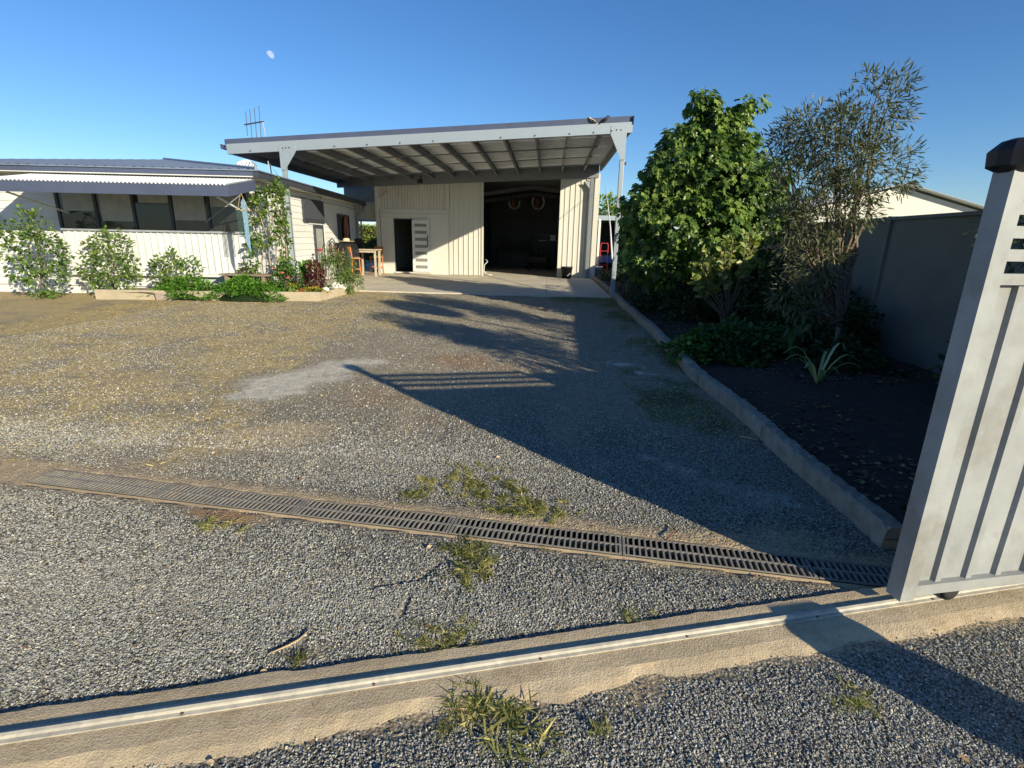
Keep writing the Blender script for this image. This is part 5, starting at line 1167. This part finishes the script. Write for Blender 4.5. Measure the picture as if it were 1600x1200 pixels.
W_ = [(-.47,3.03,.24,900,.055,'broad brownish green weed clump above the trench drain',1,(.3,1.0),.4),
 (-.62,2.92,.16,200,.055,'yellow green fringe at the left of the big clump',2,(.5,1.),.3),
 (-.30,2.83,.17,260,.08,'green tuft between the two clumps above the drain',3,(.2,.7),.4),
 (-.12,2.70,.18,340,.09,'spreading tuft touching the drain edge',4,(.2,.9),.35),
 (.03,2.66,.12,160,.07,'pale yellow tuft at the right end of the weed row',12,(.6,1.),.35),
 (-.35,3.2,.10,60,.05,'sparse dry wisps above the biggest clump',13,(.7,1.),.3),
 (-.79,2.75,.07,80,.085,'small isolated green tuft left of the clumps',5,(.1,.7),.5),
 (-.36,2.22,.10,220,.075,'upper dark centred tuft below the drain',6,(.1,.8),.4),
 (-.27,2.03,.09,150,.08,'lower bright tuft below the drain',7,(.2,.7),.4),
 (-.21,2.17,.05,60,.05,'tiny tuft right of the pair below the drain',8,(.3,.7),.4),
 (-.40,2.02,.07,40,.05,'thin creeping strand left of the lower tuft',14,(.5,.9),.2),
 (-.05,1.30,.15,130,.11,'largest bright green tuft in the foreground below the gate track',9,(.3,1.0),.3),
 (-.22,1.39,.08,80,.085,'dark green weeds at the strip edge left of the largest tuft',10,(.0,.4),.4),
 (-.27,1.28,.04,36,.05,'tiny weed in the gravel left of the largest tuft',15,(.3,.8),.4),
 (-.32,1.62,.14,200,.055,'row of small weeds along the upper edge of the concrete strip',11,(.2,1.),.5),
 (-.45,1.585,.09,60,.035,'reddish creeping weeds at the strip edge, left of the row',16,(.6,1.),.3),
 (.44,1.81,.07,70,.05,'lone yellow green weed at the strip edge on the right',17,(.4,1.),.4),
 (.22,1.29,.03,26,.06,'tiny pale weed in the right foreground gravel',18,(.2,.7),.5),
 (-1.72,2.33,.09,110,.075,'pale weed at the left below the drain by the sand stain',19,(.6,1.),.4),
 (-.86,1.475,.03,26,.06,'tiny green sprig beside the strip at left',20,(.1,.4),.6),
 (.03,2.26,.04,22,.04,'pinprick green sprout below the drain in the middle',21,(.3,.6),.4),
 (1.12,1.5,.08,80,.06,'weed at the right end of the strip near the shadow',22,(.2,.8),.4)]
for (cx,cy,rd,n_,L_,lb_,sd_i,cl,fl) in W_: tuft(cx,cy,rd,n_,L_,lb_,200+sd_i,cl,fl)
# scattered dry grass over the left and far gravel
def scatter(name, n, x0, x1, y0, y1, chan, thr, mat, L, seed, label):
    r = np.random.default_rng(seed); x = r.uniform(x0,x1,n); y = r.uniform(y0,y1,n); m_ = masks(x,y)[chan]
    k = m_*(.4+1.2*fbm(x,y,3.5,seed)) > thr+r.uniform(-.12,.12,n); x = x[k]; y = y[k]; n = len(x); z = height(x,y)+.003
    a_ = r.uniform(0,2*math.pi,n); d = np.stack([np.cos(a_),np.sin(a_),r.uniform(0,.55,n)],1)
    o = leafobj(name, np.stack([x,y,z],1), d, r.uniform(L*.5,L*1.2,n), 'blade', mat, r, None, roll=.5); tag(o, label, 'grass', kind='stuff')
scatter('dry_grass', 60000, -8.5, 1.7, 2.7, 12.9, 1, .42, L_STRAW, .045, 301, 'thin dry straw coloured grass over the left side of the gravel')
scatter('green_grass', 42000, .2, 1.8, 3.2, 12.9, 5, .40, L_GRASS, .045, 302, 'short green grass in the shaded gravel along the right kerb')
scatter('sparse_green_grass', 8000, -8.5, -1.5, 3.0, 12.9, 1, .52, L_GRASS, .05, 303, 'sparse green blades among the dry grass at left')
r = np.random.default_rng(333); n_ = 9000; x = r.uniform(1.9,4.3,n_); y = r.uniform(2.7,13,n_); kp = fbm(x,y,1.4,88) > .45; x = x[kp]; y = y[kp]; n_ = len(x)
o = leafobj('leaf_litter', np.stack([x,y,soilz(x,y)+.006],1), np.stack([r.normal(0,1,n_),r.normal(0,1,n_),r.uniform(-.1,.25,n_)],1), r.uniform(.02,.055,n_), 'oval', leafmat('brown_litter', (.12,.08,.045), .6, .05, .8, hue=(.30,.22,.12)), r, None, roll=.3); tag(o, 'brown leaf litter scattered over the dark soil of the right garden bed', 'leaf litter', kind='stuff')
r = np.random.default_rng(334); n_ = 2600; x = r.uniform(-6.8,-4.95,n_); y = r.uniform(10.9,12.9,n_); z = bedz(x,y); kp = z > 0; x = x[kp]; y = y[kp]; z = z[kp]; n_ = len(x)
o = leafobj('mulch_litter', np.stack([x,y,z+.004],1), np.stack([r.normal(0,1,n_),r.normal(0,1,n_),r.uniform(-.1,.25,n_)],1), r.uniform(.02,.05,n_), 'oval', leafmat('bark_mulch_chips', (.24,.17,.12), .6, .05, .8, hue=(.5,.42,.34)), r, None, roll=.3); tag(o, 'bark chips and dry leaves over the mulch of the left bed', 'leaf litter', kind='stuff')
r = np.random.default_rng(335); n_ = 900; x = r.uniform(-6,1.7,n_); y = 1.0+11.5*r.uniform(0,1,n_)**1.3; kp = (np.abs(y-drain_y(x)) > .1) & (x > -1.1*y-.3); x = x[kp]; y = y[kp]; n_ = len(x)
o = leafobj('fallen_leaves', np.stack([x,y,height(x,y)+.010],1), np.stack([r.normal(0,1,n_),r.normal(0,1,n_),r.uniform(-.1,.3,n_)],1), r.uniform(.012,.035,n_), 'oval', leafmat('fallen_dry_leaves', (.30,.17,.08), .5, .05, .8, hue=(.58,.44,.26)), r, None, roll=.5); tag(o, 'small dry fallen leaves scattered over the gravel driveway', 'fallen leaves', kind='stuff')
# twigs
def twig(pts, rad, label, mat):
    P = [(x_, y_, float(height(np.array([x_]),np.array([y_]))[0])+h_) for x_, y_, h_ in pts]
    tag(MB().tube(P, [rad*(.6+.4*math.sin(math.pi*(i+.5)/len(P))) for i in range(len(P))], 6).build('twig', mat, smooth=True), label, 'twig', 'twigs on the gravel')
RB = M('red_brown_twig', (.16,.06,.035), .8); SB = M('straw_twig', (.5,.36,.2), .8)
twig([(.585,2.37,.012),(.63,2.40,.02),(.70,2.44,.022),(.745,2.50,.02),(.755,2.54,.02)], .004, 'curved red brown twig lying just above the drain', RB)
twig([(-.98,1.50,.01),(-.93,1.535,.012),(-.90,1.57,.012),(-.885,1.62,.012)], .004, 'curled pale twig on the gravel at lower left', SB)
twig([(-.285,1.335,.01),(-.26,1.33,.012),(-.22,1.332,.012),(-.19,1.338,.01)], .0035, 'short orange brown twig below the concrete strip', SB)
twig([(1.18,3.62,.01),(1.27,3.66,.012)], .006, 'short pale stick in the shaded gravel', SB)
twig([(1.72,3.9,.012),(1.6,3.97,.012)], .008, 'pale chip of wood near the right kerb', SB)
